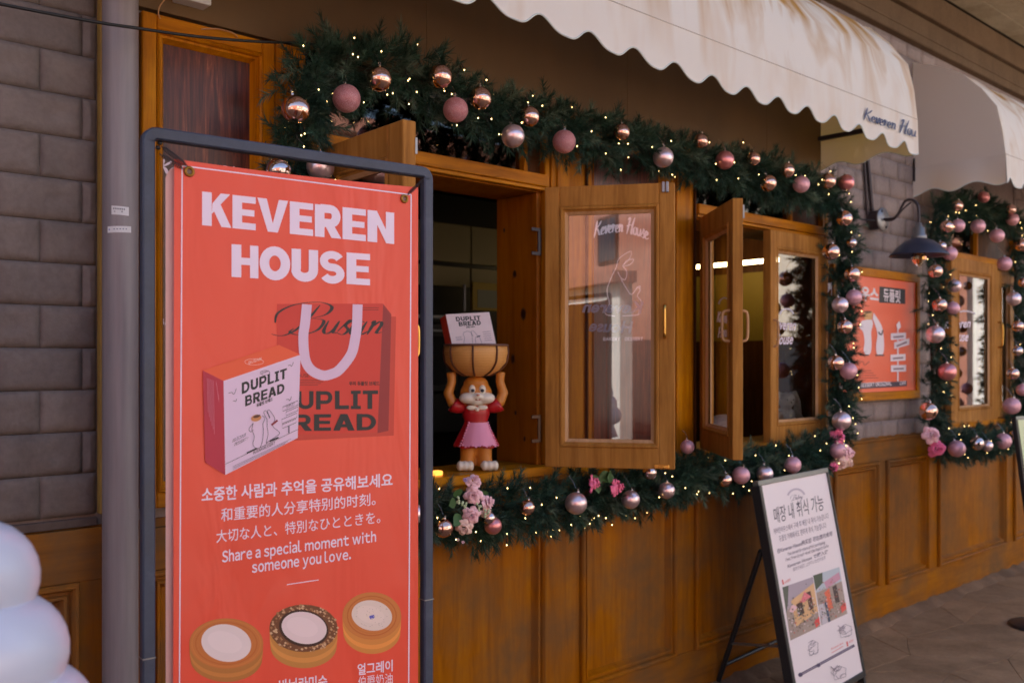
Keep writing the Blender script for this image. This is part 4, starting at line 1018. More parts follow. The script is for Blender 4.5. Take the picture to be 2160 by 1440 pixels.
for a in [(2019, 434, 12, 'm', 'top left on the arch over the far window'), (2075, 416, 12, 'r', 'highest under the second awning'), (2132, 442, 11, 'm', 'at the top right of the far arch'),
          (2136, 463, 13, 'd', 'under the copper one at the far arch corner'), (1997, 478, 14, 'm', 'right above the lamp shade'), (2021, 476, 14, 'd', 'beside the copper one above the lamp shade'),
          (2063, 477, 15, 'd', 'middle of the row over the far window'), (2103, 497, 15, 'd', 'right end of the row over the far window'), (1986, 519, 10, 's', 'touching the right rim of the lamp shade'),
          (2004, 535, 15, 'd', 'over the top left corner of the far window frame'), (1973, 572, 15, 'm', 'below the lamp bulb on the left upright'), (2013, 603, 14, 'p', 'over the top of the far window glass'),
          (1982, 643, 15, 'm', 'copper half of a pair beside the far window glass'), (2010, 650, 14, 'd', 'pink half of a pair beside the far window glass'), (2119, 556, 15, 'd', 'with a wire over it on the far right upright'),
          (2154, 517, 14, 'm', 'upper edge of the far right upright'), (2138, 630, 15, 'p', 'middle of the far right upright'), (2147, 688, 12, 'm', 'below the pearly one on the far right upright'),
          (2158, 596, 10, 'm', 'above the pearly one on the far right upright'), (1973, 705, 19, 'p', 'big one level with the window lettering'), (2146, 740, 11, 's', 'beside the second orange poster'),
          (1998, 784, 19, 'r', 'big one over the lower far window glass'), (2136, 788, 13, 'm', 'lower part of the far right upright'), (2157, 822, 13, 'd', 'above the tilted menu stand'),
          (2134, 856, 18, 'd', 'big one just above the menu stand top'), (1958, 867, 19, 'm', 'above the two far roses'), (2018, 946, 18, 'd', 'beside the hot pink far rose'),
          (2060, 935, 15, 's', 'mirror half of the close pair on the far bottom run'), (2082, 940, 12, 'p', 'small half of the close pair on the far bottom run'), (2116, 930, 17, 'd', 'right part of the far bottom run'),
          (2140, 918, 11, 's', 'partly behind the menu stand edge')]:
    bauble(*a, GB)

# ================================================================== FLOWERS
def petal_rose(m_, c, r, facing, rs, mat_i=0, layers=5):
    N = Vector(facing).normalized(); ref = Vector((0, 0, 1)); U = (ref-N*ref.dot(N)).normalized(); V = N.cross(U)
    for l in range(layers):
        np_ = [3, 3, 4, 5, 6][l]; rad = r*[.16, .34, .56, .82, 1.08][l]; hgt = r*[.62, .62, .52, .34, .1][l]; base = r*[.1, .05, -.05, -.16, -.28][l]
        for k in range(np_):
            a = 2*math.pi*(k+l*.41)/np_+rs.uniform(-.2, .2); sc = rs.uniform(.86, 1.14); lift = rs.uniform(-.08, .10)*r; wd = 1.15*math.pi/np_; fr_ = rs.uniform(0, 6); crl = rs.uniform(.08, .26)
            vs = []; nu, nv = 8, 6
            for j in range(nv):
                t = j/(nv-1)
                for i in range(nu):
                    u = (i/(nu-1)-.5)*2; env = math.sqrt(max(0, 1-(t*.92)**4*.55)); aa = a+u*wd*(.55+.5*math.sin(t*math.pi*.6))*env
                    rr = sc*rad*(.3+.7*t)*(1-.22*u*u*t)+r*.03*math.sin(u*7+fr_)*t
                    hh = base+(hgt+lift)*math.sin(t*math.pi*.5)-r*crl*(1+l*.5)*max(0, t-.62)**2*4+.035*r*math.cos(u*6+fr_)*t-.12*r*u*u*t
                    vs.append(Vector(c)+U*(rr*math.cos(aa))+V*(rr*math.sin(aa))+N*hh)
            m_.add(vs, [(j*nu+i, j*nu+i+1, (j+1)*nu+i+1, (j+1)*nu+i) for j in range(nv-1) for i in range(nu-1)], mat_i, True)
def leafm(m_, c, d, n, L, W_):
    d = Vector(d).normalized(); n = Vector(n).normalized(); s = d.cross(n).normalized(); c = Vector(c); vs = []
    for i in range(7):
        t = i/6; w_ = W_*math.sin(math.pi*min(1, t*1.02))**.8; q = c+d*(L*t)-Vector((0, 0, 1))*(.25*L*t*t)
        vs += [q-s*w_+n*(w_*.3), q, q+s*w_+n*(w_*.3)]
    m_.add(vs, [(i*3+k, i*3+k+1, (i+1)*3+k+1, (i+1)*3+k) for i in range(6) for k in (0, 1)], 0, True)
def spray(label, roses, leaves=(), berries=(), buds=(), y=-.3, seed=1):
    rs = random.Random(seed); c0 = P(roses[0][0], roses[0][1], y)
    t = thing('rose_spray', c0, label, 'flowers')
    for (px, py, r, mt, fx_, fz) in roses:
        c = P(px, py, y); dep = (c-EYE).dot(FW); m_ = MB(); petal_rose(m_, c, 1.1*r*dep/FPX, (-.6+fx_, -.8, fz), rs); m_.build('rose', mt, t)
    for (px, py, l, dx, dz) in leaves:
        c = P(px, py, y+.03); m_ = MB(); leafm(m_, c, (dx, -.35, dz), (-.3, -.9, .3), l, l*.36); m_.build('leaf', LEAF, t)
    for (px, py) in berries:
        m_ = MB(); c = P(px, py, y-.01)
        for k in range(7): m_.ell(c+Vector((rs.uniform(-.012, .012), rs.uniform(-.012, .012), rs.uniform(-.014, .014))), (.0042, .0042, .0055), 8, 6)
        m_.build('berry_cluster', BERRY, t)
    for (px, py, r, mt) in buds:
        m_ = MB(); petal_rose(m_, P(px, py, y), r*(P(px, py, y)-EYE).dot(FW)/FPX, (-.6, -.6, .4), rs, layers=3); m_.build('bud', mt, t)
spray('cluster of pale pink roses with leaves on the lower garland beside the banner post', [(997, 1044, 18, PETAL, 0, .1), (1001, 1012, 17, PETAL, .5, .7), (1031, 1058, 16, PETAL, 1.2, .2), (995, 1088, 19, PETAL, .1, -.1), (979, 1114, 17, PETALC, -.2, -.3), (1028, 1080, 12, PETALC, .8, -.2)],
      [(966, 1050, .06, -.4, .8), (962, 1060, .055, -.9, .2), (972, 1085, .06, -.8, -.3), (1010, 1050, .05, .3, .5)], [(966, 1055), (976, 1062), (1011, 1068), (1024, 1083)], [(981, 1012, 8, LILAC), (977, 1143, 6, PETAL), (966, 1138, 6, PETALC)], seed=2)
spray('two hot pink roses and a broad leaf under the open shutter', [(1301, 1026, 20, PETALH, 1.3, .1), (1254, 1018, 17, PETALH, 1.5, 0)], [(1252, 1000, .07, .1, -.9), (1262, 1010, .08, .8, .3), (1290, 1008, .08, -.7, .3)], seed=4, y=-.27)
spray('hot pink and pale roses at the lower right corner of the long garland', [(1769, 920, 15, PETALH, 0, .3), (1788, 955, 19, PETAL, .8, .1), (1774, 978, 16, PETALC, .2, -.3), (1761, 986, 9, PETALH, 0, 0), (1790, 976, 13, PETALC, .6, -.4)], seed=5, y=-.24)
spray('light and hot pink rose pair at the lower left corner of the far garland', [(1969, 917, 16, PETAL, 0, .1), (1979, 946, 17, PETALH, 0, -.1)], seed=6, y=-.28)

# ================================================================== BANNER STAND
Lb = Vector((.694, -1.25, 0)); Rb = Vector((1.302, -1.304, 0))
Ub = (Rb-Lb).normalized(); Fb = Frame(Lb, Ub); Wb = (Rb-Lb).length
if Fb.N.dot(EYE-Lb) < 0: Fb.N = -Fb.N
zt = Fb.O.z+1.735+.434
bs = thing('banner_stand', Lb+(Rb-Lb)*.5, 'blue grey metal frame stand holding the tall red bakery banner', 'banner stand', rotz=math.atan2(Ub.y, Ub.x))
tb = .0115
def sqtube(path, half, name):
    m_ = MB(); vs = []; n = len(path)
    for i, (a, b) in enumerate(path):
        pa = path[max(i-1, 0)]; pb = path[min(i+1, n-1)]; dx, dz = pb[0]-pa[0], pb[1]-pa[1]; l = math.hypot(dx, dz); nx_, nz_ = -dz/l, dx/l
        bv = half*.25
        for (s_, c_) in ((-half, -half+bv), (-half, half-bv), (-half+bv, half), (half-bv, half), (half, half-bv), (half, -half+bv), (half-bv, -half), (-half+bv, -half)):
            vs.append(Fb(a+nx_*s_, b+nz_*s_, c_))
    m_.add(vs, [(i*8+k, i*8+(k+1) % 8, (i+1)*8+(k+1) % 8, (i+1)*8+k) for i in range(n-1) for k in range(8)]+[tuple(range(8)), tuple(range(8*n-1, 8*n-9, -1))])
    return m_.build(name, STEEL, bs)
rc = .015
pathf = [(0, .03), (0, zt-rc-.01)]+[(rc-rc*math.cos(R(x)), zt-tb-rc+rc*math.sin(R(x))) for x in (0, 22, 45, 68, 90)]+[(Wb-rc+rc*math.sin(R(x)), zt-tb-rc+rc*math.cos(R(x))) for x in (0, 22, 45, 68, 90)]+[(Wb, zt-rc-.01), (Wb, .03)]
sqtube(pathf, tb, 'frame')
for a in (0, Wb): part(bs, 'foot', STEEL, (a-.02, a+.02, 0.0, .03, -.22, .22), F=Fb, bev=.004)
part(bs, 'cross_bar', STEEL, (tb, Wb-tb, .12, .145, -.0125, .0125), F=Fb, bev=.002)
for a, px_, py_ in ((0, 311, 1385), (Wb, 900, 1262)):
    q = hitp(px_, py_, Fb.O, Fb.N); part(bs, 'tube_joint', GALV, (a-tb-.0006, a+tb+.0006, q.z-.0012, q.z+.0012, -tb-.0006, tb+.0006), F=Fb, bev=0)
def bl(px, py):
    q = hitp(px, py, Fb.O, Fb.N)-Fb.O; return q.dot(Ub), q.z
BC0 = .004
a0, zTL = bl(366, 336); a1, zTR = bl(880, 396)
# cloth: slightly billowed sheet
m_ = MB(); nu, nv = 14, 40; vs = []
zl0 = .20
for j in range(nv+1):
    for i in range(nu+1):
        u = i/nu; v = j/nv; top = zTL+(zTR-zTL)*u-.004*math.sin(math.pi*u)
        vs.append(Fb(a0+(a1-a0)*u-.004*v*(1-u), zl0+(top-zl0)*(1-v), BC0+.0*math.sin(math.pi*u)))
m_.add(vs, [(j*(nu+1)+i, (j+1)*(nu+1)+i, (j+1)*(nu+1)+i+1, j*(nu+1)+i+1) for j in range(nv) for i in range(nu)], smooth=True)
cloth = m_.build('banner_cloth', VINYL, bs)
# second banner hung back to back, its pale reverse showing as a strip
m_ = MB(); ab0, _ = bl(353, 400); cr = .012; zz_ = zTL-.012
pts = [(ab0, zl0), (ab0-.001, zz_-cr*2)]+[(ab0+cr*2-cr*2*math.cos(R(x)), zz_-cr*2+cr*2*math.sin(R(x))) for x in (20, 45, 70, 90)]+[(a1-.004, zTR-.01), (a1-.004, zl0)]
m_.add([Fb(a, b, BC0-.012) for a, b in pts], [tuple(range(len(pts)))[::-1]]); m_.build('rear_cloth', VINYLB, bs)
# grommets and springs
GO = mat('antique_brass_grommet', rgb(150, 110, 50), .35, .9)
for px_, py_, r_ in ((397, 363, 11.5), (850, 420, 9.5)):
    a, z = bl(px_, py_); c = Fb(a, z, BC0+.002); rr = r_*((c-EYE).dot(FW))/FPX
    ring = [c+Ub*(rr*.72*math.cos(t))+UP*(rr*.72*math.sin(t)) for t in [2*math.pi*i/24 for i in range(24)]]
    MB().tube(ring, rr*.3, 8, closed=True).build('grommet', GO, bs)
    MB().add([c+Ub*(rr*.5*math.cos(t))+UP*(rr*.5*math.sin(t)) for t in [2*math.pi*i/16 for i in range(16)]], [tuple(range(16))]).build('eyelet_hole', mat('eyelet_dark', rgb(120, 90, 80), .4), bs)
def spring(p0, p1, r_, turns, nm):
    A = Fb(*bl(*p0), BC0+.002); B = Fb(*bl(*p1), BC0+.004); d = (B-A).normalized(); u = d.cross(Fb.N).normalized(); n_ = d.cross(u); pts = []
    k = turns*10
    for i in range(k+1):
        t = i/k; a = t*turns*2*math.pi; e = min(1, 6*min(t, 1-t)); pts.append(A+(B-A)*t+u*(r_*e*math.cos(a))+n_*(r_*e*math.sin(a)))
    MB().tube(pts, .0008, 5).build(nm, IRON, bs)
spring((338, 310), (392, 352), .0045, 20, 'spring'); spring((334, 326), (384, 358), .0040, 14, 'spring'); spring((889, 380), (856, 412), .003, 14, 'spring')
for px_, py_ in ((337, 302), (333, 312), (893, 381)):
    a, z = bl(px_, py_); MB().lathe(Fb(a, z, 0), [(0, .004), (.004, .0035), (.0045, 0)], 10, axis=Fb.N).build('hook', BLACK, bs)

# --- printed content
bp = lambda b_=.0006: Print(Fb(0, 0, BC0), Fb.N, step=.00002, base=b_)
WHB = rgb(246, 228, 248)
p = bp(); p.line([(384, 350), (867, 411)], 2.6, WHB); p.line([(867, 411), (861, 1600)], 2.6, WHB); p.line([(384, 350), (377, 1700)], 2.6, WHB); p.build('border_line', cloth)
p = bp(); p.blocks('KEVEREN', (426, 475), (831, 515), 71, WHB, h1=66, gap=.05, t=.29); p.blocks('HOUSE', (488, 584), (780, 602), 69, WHB, h1=66, gap=.05, t=.29); p.build('heading', cloth)
p = bp(); p.text('소중한 사람과 추억을 공유해보세요', (425, 1056), (828, 1022), 33, WHB, off=.02, h1=30); p.build('slogan', cloth)
p = bp(); p.text('和重要的人分享特别的时刻。', (466, 1097), (792, 1062), 30, WHB, off=.006, h1=28); p.build('slogan', cloth)
p = bp(); p.text('大切な人と、特別なひとときを。', (456, 1142), (802, 1100), 29, WHB, off=.004, h1=28); p.build('slogan', cloth)
p = bp(); p.text('Share a special moment with', (468, 1185), (793, 1141), 31, WHB, off=.02, h1=28, lat=True); p.text('someone you love.', (531, 1207), (740, 1178), 31, WHB, off=.02, h1=28, lat=True); p.build('slogan', cloth)
p = bp(); p.line([(605, 1232), (672, 1222)], 1.8, WHB); p.build('divider_line', cloth)
for a_ in (('얼그레이', (754, 1421), (828, 1412), 26, .02), ('伯爵奶油', (755, 1446), (828, 1438), 24, 0.0), ('바닐라미수', (588, 1455), (690, 1444), 27, .02)):
    p = bp(); p.text(a_[0], a_[1], a_[2], a_[3], WHB, off=a_[4]); p.build('flavour_name', cloth)
# printed shopping bag
p = bp()
p.poly([(590, 645), (835, 668), (830, 918), (590, 930)], rgb(206, 66, 50))
p.poly([(807, 640), (825, 663), (819, 908), (796, 913)], rgb(152, 44, 46)); p.poly([(584, 641), (808, 640), (796, 911), (584, 917)], rgb(214, 60, 48))
p.script('Busan', (600, 702), (802, 706), 60, INK, wd=.09, slant=.35, thin=.2)
p.text('HOUSE', (620, 795), (652, 795), 9, rgb(70, 30, 30), lat=True)
for i in range(4): p.line([(630, 801+i*3.6), (688-i*6, 801+i*3.6)], 1.0, rgb(120, 40, 36))
for i in range(2): p.line([(763, 649+i*4.4), (798, 649+i*4.4)], 1.0, rgb(96, 34, 34))
p.text('우리 듀플릿 브레드', (736, 812), (800, 812), 9.5, rgb(50, 28, 28), off=.03)
p.blocks('DUPLIT', (584, 864), (797, 862), 39, INK, gap=.09, t=.21); p.blocks('BREAD', (572, 909), (794, 907), 35, INK, gap=.09, t=.22)
hp = smooth([(646.7, 642), (643, 680), (639, 712), (643, 757), (656, 780), (680, 791.5), (700, 788), (716.6, 778), (740, 747), (748, 716), (752, 686), (753.6, 642)], 5)
p.line(hp, 21.0, rgb(226, 196, 222))
p.build('printed_bag', cloth)
# printed cake box
p = bp(.0022)
p.poly([(427, 781), (470.6, 803), (633, 747.8), (587, 727)], rgb(240, 96, 58)); p.poly([(427, 781), (432, 974.4), (474.3, 1001), (470.6, 803)], rgb(190, 46, 70)); 
p.poly([(470.6, 803), (474.3, 1001), (627, 922.8), (633, 747.8)], rgb(232, 206, 230))
p.blocks('DUPLIT', (509, 831), (604, 797), 24, INK, gap=.09, t=.24, h1=21); p.blocks('BREAD', (516, 857), (599, 827), 22, INK, gap=.09, t=.24, h1=20)
p.text('듀플릿 브레드', (540, 858), (574, 844), 8.5, INK, off=.03); p.text('BUSAN DESSERT', (533, 957), (579, 936), 7.5, INK, off=.01, lat=True)
p.text('DELICIOUS', (489, 932), (517, 919), 9, INK, shear=.2, lat=True); p.text('DESSERT !', (493, 940), (521, 927), 9, INK, shear=.2, lat=True)
p.line(arc(558, 786, 10, 5, 0, 345, 20), .8, INK, True); p.text('BAKERY', (551, 788.5), (566, 784), 5, INK, lat=True)
p.line(arc(535, 763, 20, 6.5, 0, 345, 20), .9, rgb(250, 190, 180), True); p.text('BUSAN', (523, 768), (550, 759), 8, rgb(250, 200, 190), off=.02, lat=True)
p.text('부산 브레드', (455, 811), (461, 850), 10, rgb(238, 170, 190), off=.02)
for i in range(6): p.line([(436+i*2.6, 797+i*1), (438+i*2.6, 870+i*9)], .7, rgb(220, 130, 150))
def birdl(x, y, s_): p.line(smooth([(x-s_, y+s_*.1), (x-s_*.3, y-s_*.1), (x, y+s_*.35), (x+s_*.4, y-s_*.2), (x+s_*.6, y-s_*.9)], 4), .9, INK)
birdl(491, 828, 10); birdl(495, 845, 5); birdl(613, 770, 7)
p.line([(474.3, 978), (627, 905)], .8, INK)
def sgn(x, y, w_, h_): p.line([(x, y), (x+w_, y-w_*.42), (x+w_, y-w_*.42+h_), (x, y+h_)], .9, INK, True)
sgn(595, 858, 32, 9); sgn(602, 868, 25, 8); sgn(593, 884, 32, 9); sgn(594, 895, 29, 8); p.line([(608, 897), (608, 913)], 3, rgb(120, 110, 125)); p.text('DUPLIT', (603, 860), (620, 853), 6.5, INK, lat=True)
birdl(609, 842, 7)
def ol(pts): p.line(smooth(pts, 4), .9, INK)
ol([(533, 892), (524, 903), (527, 910), (533, 906)]); ol([(533, 892), (530, 905), (535, 920), (532, 935), (536, 943), (546, 944), (552, 930), (554, 910), (553, 893)]); ol([(553, 893), (557, 882), (552, 876)])
ol([(562, 884), (555, 870), (560, 866), (568, 882)]); ol([(568, 880), (563, 868), (566, 864), (574, 874), (578, 884), (574, 898), (585, 908), (588, 914), (578, 922), (565, 930), (560, 934), (564, 915), (562, 900), (562, 884)])
p.ellipse(539, 881, 11, 7, rgb(206, 140, 90), -15); p.ellipse(540, 877.5, 8, 3, rgb(96, 56, 40), -15); p.line([(571, 896), (584, 886)], 4, rgb(150, 50, 66))
p.line([(519, 955), (540, 945)], 3, INK); p.line([(567, 930), (586, 922)], 3, INK)
for i in range(3): p.line([(490, 983+i*4-i), (612-i*6, 925+i*5)], .7, rgb(120, 106, 128))
p.build('printed_box', cloth)
# printed tarts
def tart(cx, cy, rx, ry, h_, cxr, cream, rim, side, crumb=False, deco=False):
    p = bp()
    pts = arc(cx, cy, rx, ry, 180, 360, 18)+arc(cx, cy+h_, rx*.97, ry*.92, 0, 180, 18); pts = [(a, b) for a, b in pts]
    p.poly(pts, side); p.poly(arc(cx, cy+h_*.62, rx*.99, ry*.98, 0, 180, 18)+[(cx-rx, cy), (cx+rx, cy)][0:0]+arc(cx, cy+h_*.35, rx*.99, ry*.98, 180, 0, 18), tuple(min(1, v*1.25) for v in side[:3])+(1,))
    p.ellipse(cx, cy, rx, ry, rim); 
    rs = random.Random(int(cx))
    if crumb:
        for i in range(150):
            a = rs.uniform(0, 360); f = rs.uniform(.78, 1.0); x = cx+rx*f*math.cos(R(a)); y = cy+ry*f*math.sin(R(a)); s_ = rs.uniform(1.6, 3.6)
            p.poly([(x-s_, y), (x, y-s_*.8), (x+s_, y+.4), (x+.2, y+s_)], rs.choice([rgb(206, 160, 120), rgb(176, 124, 84), rgb(146, 92, 60), rgb(222, 184, 146)]), new=(i % 5 == 0))
        p.ellipse(cx, cy, cxr*1.1, cxr*.8, rgb(64, 34, 26), 12)
    else:
        for i in range(3): p.line(arc(cx, cy, rx*(.93-.1*i), ry*(.93-.1*i), 0, 350, 30), 2.4, [rgb(214, 128, 60), rgb(198, 104, 44), rgb(206, 118, 56)][i], True)
    p.ellipse(cx+(1 if crumb else 0), cy-1, cxr, cxr*(.70 if crumb else .74), cream, 10, 36); p.ellipse(cx-3, cy-3, cxr*.7, cxr*.42, tuple(min(1, v*1.06) for v in cream[:3])+(1,), 15)
    if deco:
        for i in range(40): x = cx+rs.uniform(-.8, .8)*cxr; y = cy+rs.uniform(-.5, .5)*cxr; p.poly([(x, y), (x+1.4, y+.2), (x+.9, y+1.3)], rgb(120, 92, 74), new=(i == 0))
        for a in (-25, 10, 35, 70): p.line([(cx-5, cy+1), (cx-5+11*math.cos(R(a)), cy+1+6*math.sin(R(a)))], 2.4, rgb(96, 92, 190))
    p.build('printed_tart', cloth)
tart(477, 1356, 78, 53, 32, 53, rgb(240, 220, 220), rgb(206, 120, 58), rgb(190, 120, 56))
tart(640, 1324, 72, 50, 38, 48, rgb(240, 216, 218), rgb(120, 72, 44), rgb(204, 136, 66), crumb=True)
tart(784, 1298, 62, 50, 34, 43, rgb(236, 214, 204), rgb(210, 126, 62), rgb(222, 142, 66), deco=True)

# ================================================================== A-FRAME SIGN
Tr = Vector((4.88, -.30, 1.144)); Ua = Vector((.9966, .0834, 0)).normalized(); WA = .80
Vd = Vector((-.02, -.245, -1.144)).normalized(); VA = -Vd
LA = 1.17
FA = Frame(Tr-Ua*WA, Ua, VA)
if FA.N.dot(EYE-Tr) < 0: FA.N = -FA.N
sg = thing('standing_sign', (Tr.x-.4, -.45, 0), 'black framed standing sign with a white Korean notice leaning by the wainscot', 'sign', rotz=math.atan2(Ua.y, Ua.x))
LB = 1.125
fw_ = .03
part(sg, 'frame_top', GREYF, (0, WA, -fw_*.9, 0, -.03, .005), F=FA); part(sg, 'frame_side', BLACK, (0, .022, -LB, -fw_*.9, -.045, .006), F=FA); part(sg, 'frame_side', BLACK, (WA-.022, WA, -LB, -fw_*.9, -.045, .006), F=FA)
part(sg, 'frame_bottom', BLACK, (.022, WA-.022, -LB, -LB+fw_, -.045, .006), F=FA); part(sg, 'back_plate', BLACK, (.01, WA-.01, -LB+.01, -.01, -.03, -.01), F=FA, bev=0)
part(sg, 'edge_strip', GREYF, (.022, .030, -LB+fw_, -fw_*.9, -.002, .004), F=FA, bev=.001)
part(sg, 'poster_sheet', PAPER, (.030, WA-.022, -LB+fw_, -fw_*.9, -.009, -.002), F=FA, bev=0)
part(sg, 'front_leg', BLACK, (0.002, .024, -LA, -LB-.001, -.04, .0), F=FA); part(sg, 'front_leg', BLACK, (WA-.024, WA-.002, -LA, -LB-.001, -.04, .0), F=FA)
hingeL = FA(.01, -.34, -.05); footL = P(1512, 1446, -.02); footL.z = .006
hingeR = hingeL+Ua*(WA-.03); footR = footL+Ua*(WA-.03)
for A_, B_ in ((hingeL, footL), (hingeR, footR)): MB().tube([A_, B_], .014, 8).build('rear_leg', BLACK, sg)
mA = hingeL*.33+footL*.67; MB().tube([mA, FA(.01, -.80, -.045)], .007, 6).build('stay', GALV, sg)
mA = hingeL*.16+footL*.84; MB().tube([mA, mA+Ua*(WA-.03)], .011, 6).build('cross_bar', BLACK, sg)
ap = lambda: Print(FA(0, 0, -.002), FA.N, step=.0001, base=.0008)
GR = rgb(92, 84, 98); GR2 = rgb(140, 128, 144)
p = ap(); p.text('매장 내 취식 가능', (1634, 1101), (1738, 1072), 37, GR, off=.004, h1=37, shear=-.12); p.script('Bakey', (1670, 1055), (1692, 1050), 10, GR2, wd=.12); p.line(arc(1679, 1051, 19, 20, 200, 335, 10), 4, rgb(198, 184, 198))
p.build('heading', sg)
p = ap()
p.text('케버린하우스에서 구매 후 매장 내 취식 가능합니다', (1632, 1126), (1748, 1092), 14, GR2, shear=-.12); p.text('듀플릿 카페에서도 편하게 취식 가능합니다', (1644, 1141), (1743, 1112), 14, GR2, shear=-.12)
p.text('在Keveren House购买后 可在店内食用', (1639, 1166), (1755, 1128), 11, GR2, off=.02); p.text('You can eat in-store after purchasing', (1661, 1171), (1740, 1146), 8, GR2, off=.02, lat=True)
p.text('Feel free to eat-in at the Duplit Cafe', (1657, 1183), (1747, 1153), 8, GR2, off=.02, lat=True); p.text('Keveren House で購入後', (1661, 1197), (1747, 1165), 9, GR2, off=.02); p.text('店内でお召し上がりいただけます', (1672, 1204), (1741, 1178), 9, GR2)
p.build('notice_text', sg)
def printed_photo(quad, cols, seed, patches):
    p = ap(); rs = random.Random(seed)
    def B(u, v): return tuple(quad[0][d]*(1-u)*(1-v)+quad[1][d]*u*(1-v)+quad[2][d]*u*v+quad[3][d]*(1-u)*v for d in (0, 1))
    p.poly([B(0, 0), B(1, 0), B(1, 1), B(0, 1)], cols[0])
    for pts, c in patches: p.poly([B(*q) for q in pts], c)
    for i in range(150):
        u = rs.uniform(.02, .93); v = rs.betavariate(3, 1.4)*.93; s_ = rs.uniform(.015, .05)
        p.poly([B(u, v), B(u+s_, v+s_*.2), B(u+s_*.8, v+s_*.8), B(u, v+s_*.6)], rs.choice(cols[1:]), new=(i % 4 == 0))
    p.build('printed_photo', sg)
cs = [rgb(170, 150, 140), rgb(120, 100, 96), rgb(160, 130, 110), rgb(196, 90, 84), rgb(226, 206, 206), rgb(84, 80, 70), rgb(150, 150, 130)]
printed_photo([(1650, 1238), (1714, 1216), (1730, 1320), (1667, 1350)], cs, 3, [([(.0, 0), (1, 0), (1, .2), (0, .45)], rgb(176, 160, 172)), ([(.2, .3), (1, .12), (1, .7), (.25, .8)], rgb(226, 178, 128)), ([(.35, .4), (.55, .38), (.57, .62), (.37, .64)], rgb(70, 40, 34)), ([(.72, .25), (.86, .25), (.88, .6), (.74, .62)], rgb(84, 40, 38)), ([(.1, .48), (.22, .36), (.38, .46), (.2, .52)], rgb(236, 190, 196)), ([(.5, .38), (.66, .22), (.86, .36), (.6, .42)], rgb(232, 120, 130)), ([(0, 0), (.2, 0), (.1, .3), (0, .5)], rgb(90, 96, 84)), ([(.85, .84), (1.0, .8), (1.0, .95), (.85, .99)], rgb(226, 70, 66))])
printed_photo([(1715, 1213), (1770, 1195), (1787, 1293), (1733, 1318)], cs, 8, [([(0, 0), (1, 0), (1, .3), (0, .35)], rgb(188, 196, 206)), ([(0, 0), (.35, 0), (.3, .2), (0, .3)], rgb(70, 84, 66)), ([(.35, .2), (.95, .1), (.98, .25), (.4, .35)], rgb(206, 150, 172)), ([(.3, .4), (.5, .35), (.52, .75), (.35, .8)], rgb(232, 110, 78)), ([(.62, .35), (.78, .33), (.8, .7), (.64, .7)], rgb(70, 50, 54)), ([(.0, .6), (.22, .6), (.24, 1), (.02, 1)], rgb(206, 196, 204)), ([(.24, .6), (.32, .6), (.34, 1), (.26, 1)], rgb(60, 76, 112)), ([(.78, .8), (1.0, .76), (1.0, .9), (.8, .94)], rgb(230, 84, 78))])
p = ap()
p.line([(1684, 1424), (1802, 1360)], 5.5, rgb(72, 58, 92)); p.line([(1690, 1421), (1798, 1362)], 1.0, rgb(190, 176, 196)); p.ellipse(1726, 1402, 4.2, 4.2, rgb(72, 58, 92)); p.ellipse(1688, 1422, 4.6, 4.6, rgb(72, 58, 92))
RD = rgb(222, 96, 96)
p.build('printed_route_line', sg)
p = ap()
p.line([(1786, 1352), (1788, 1362)], 3.4, RD); p.text('Keveren', (1753, 1370), (1778, 1357), 7, RD); p.line([(1754, 1376), (1778, 1362)], 1, RD); p.text('KH', (1791, 1356), (1799, 1352), 8, RD); p.line([(1650, 1222), (1652, 1232)], 3, RD); p.text('KEVEREN', (1655, 1230), (1667, 1224), 8, RD)
rs_ = random.Random(4)
for (cx, cy, w_, h_) in ((1714, 1366, 13, 22), (1781, 1330, 17, 19), (1768, 1418, 18, 20)):
    for i in range(9):
        x = cx+rs_.uniform(-w_, w_)*.6; y = cy+rs_.uniform(-h_, h_)*.6
        p.line(smooth([(x-w_*.4, y+rs_.uniform(-4, 4)), (x, y+rs_.uniform(-6, 6)), (x+w_*.4, y+rs_.uniform(-4, 4)-3)], 3), 1.0, GR2)
    p.line([(cx-w_*.7, cy-h_*.2), (cx, cy-h_*.75), (cx+w_*.8, cy-h_*.5), (cx+w_*.8, cy+h_*.4), (cx-w_*.5, cy+h_*.75)], 1.0, GR2, True)
p.build('printed_map', sg)

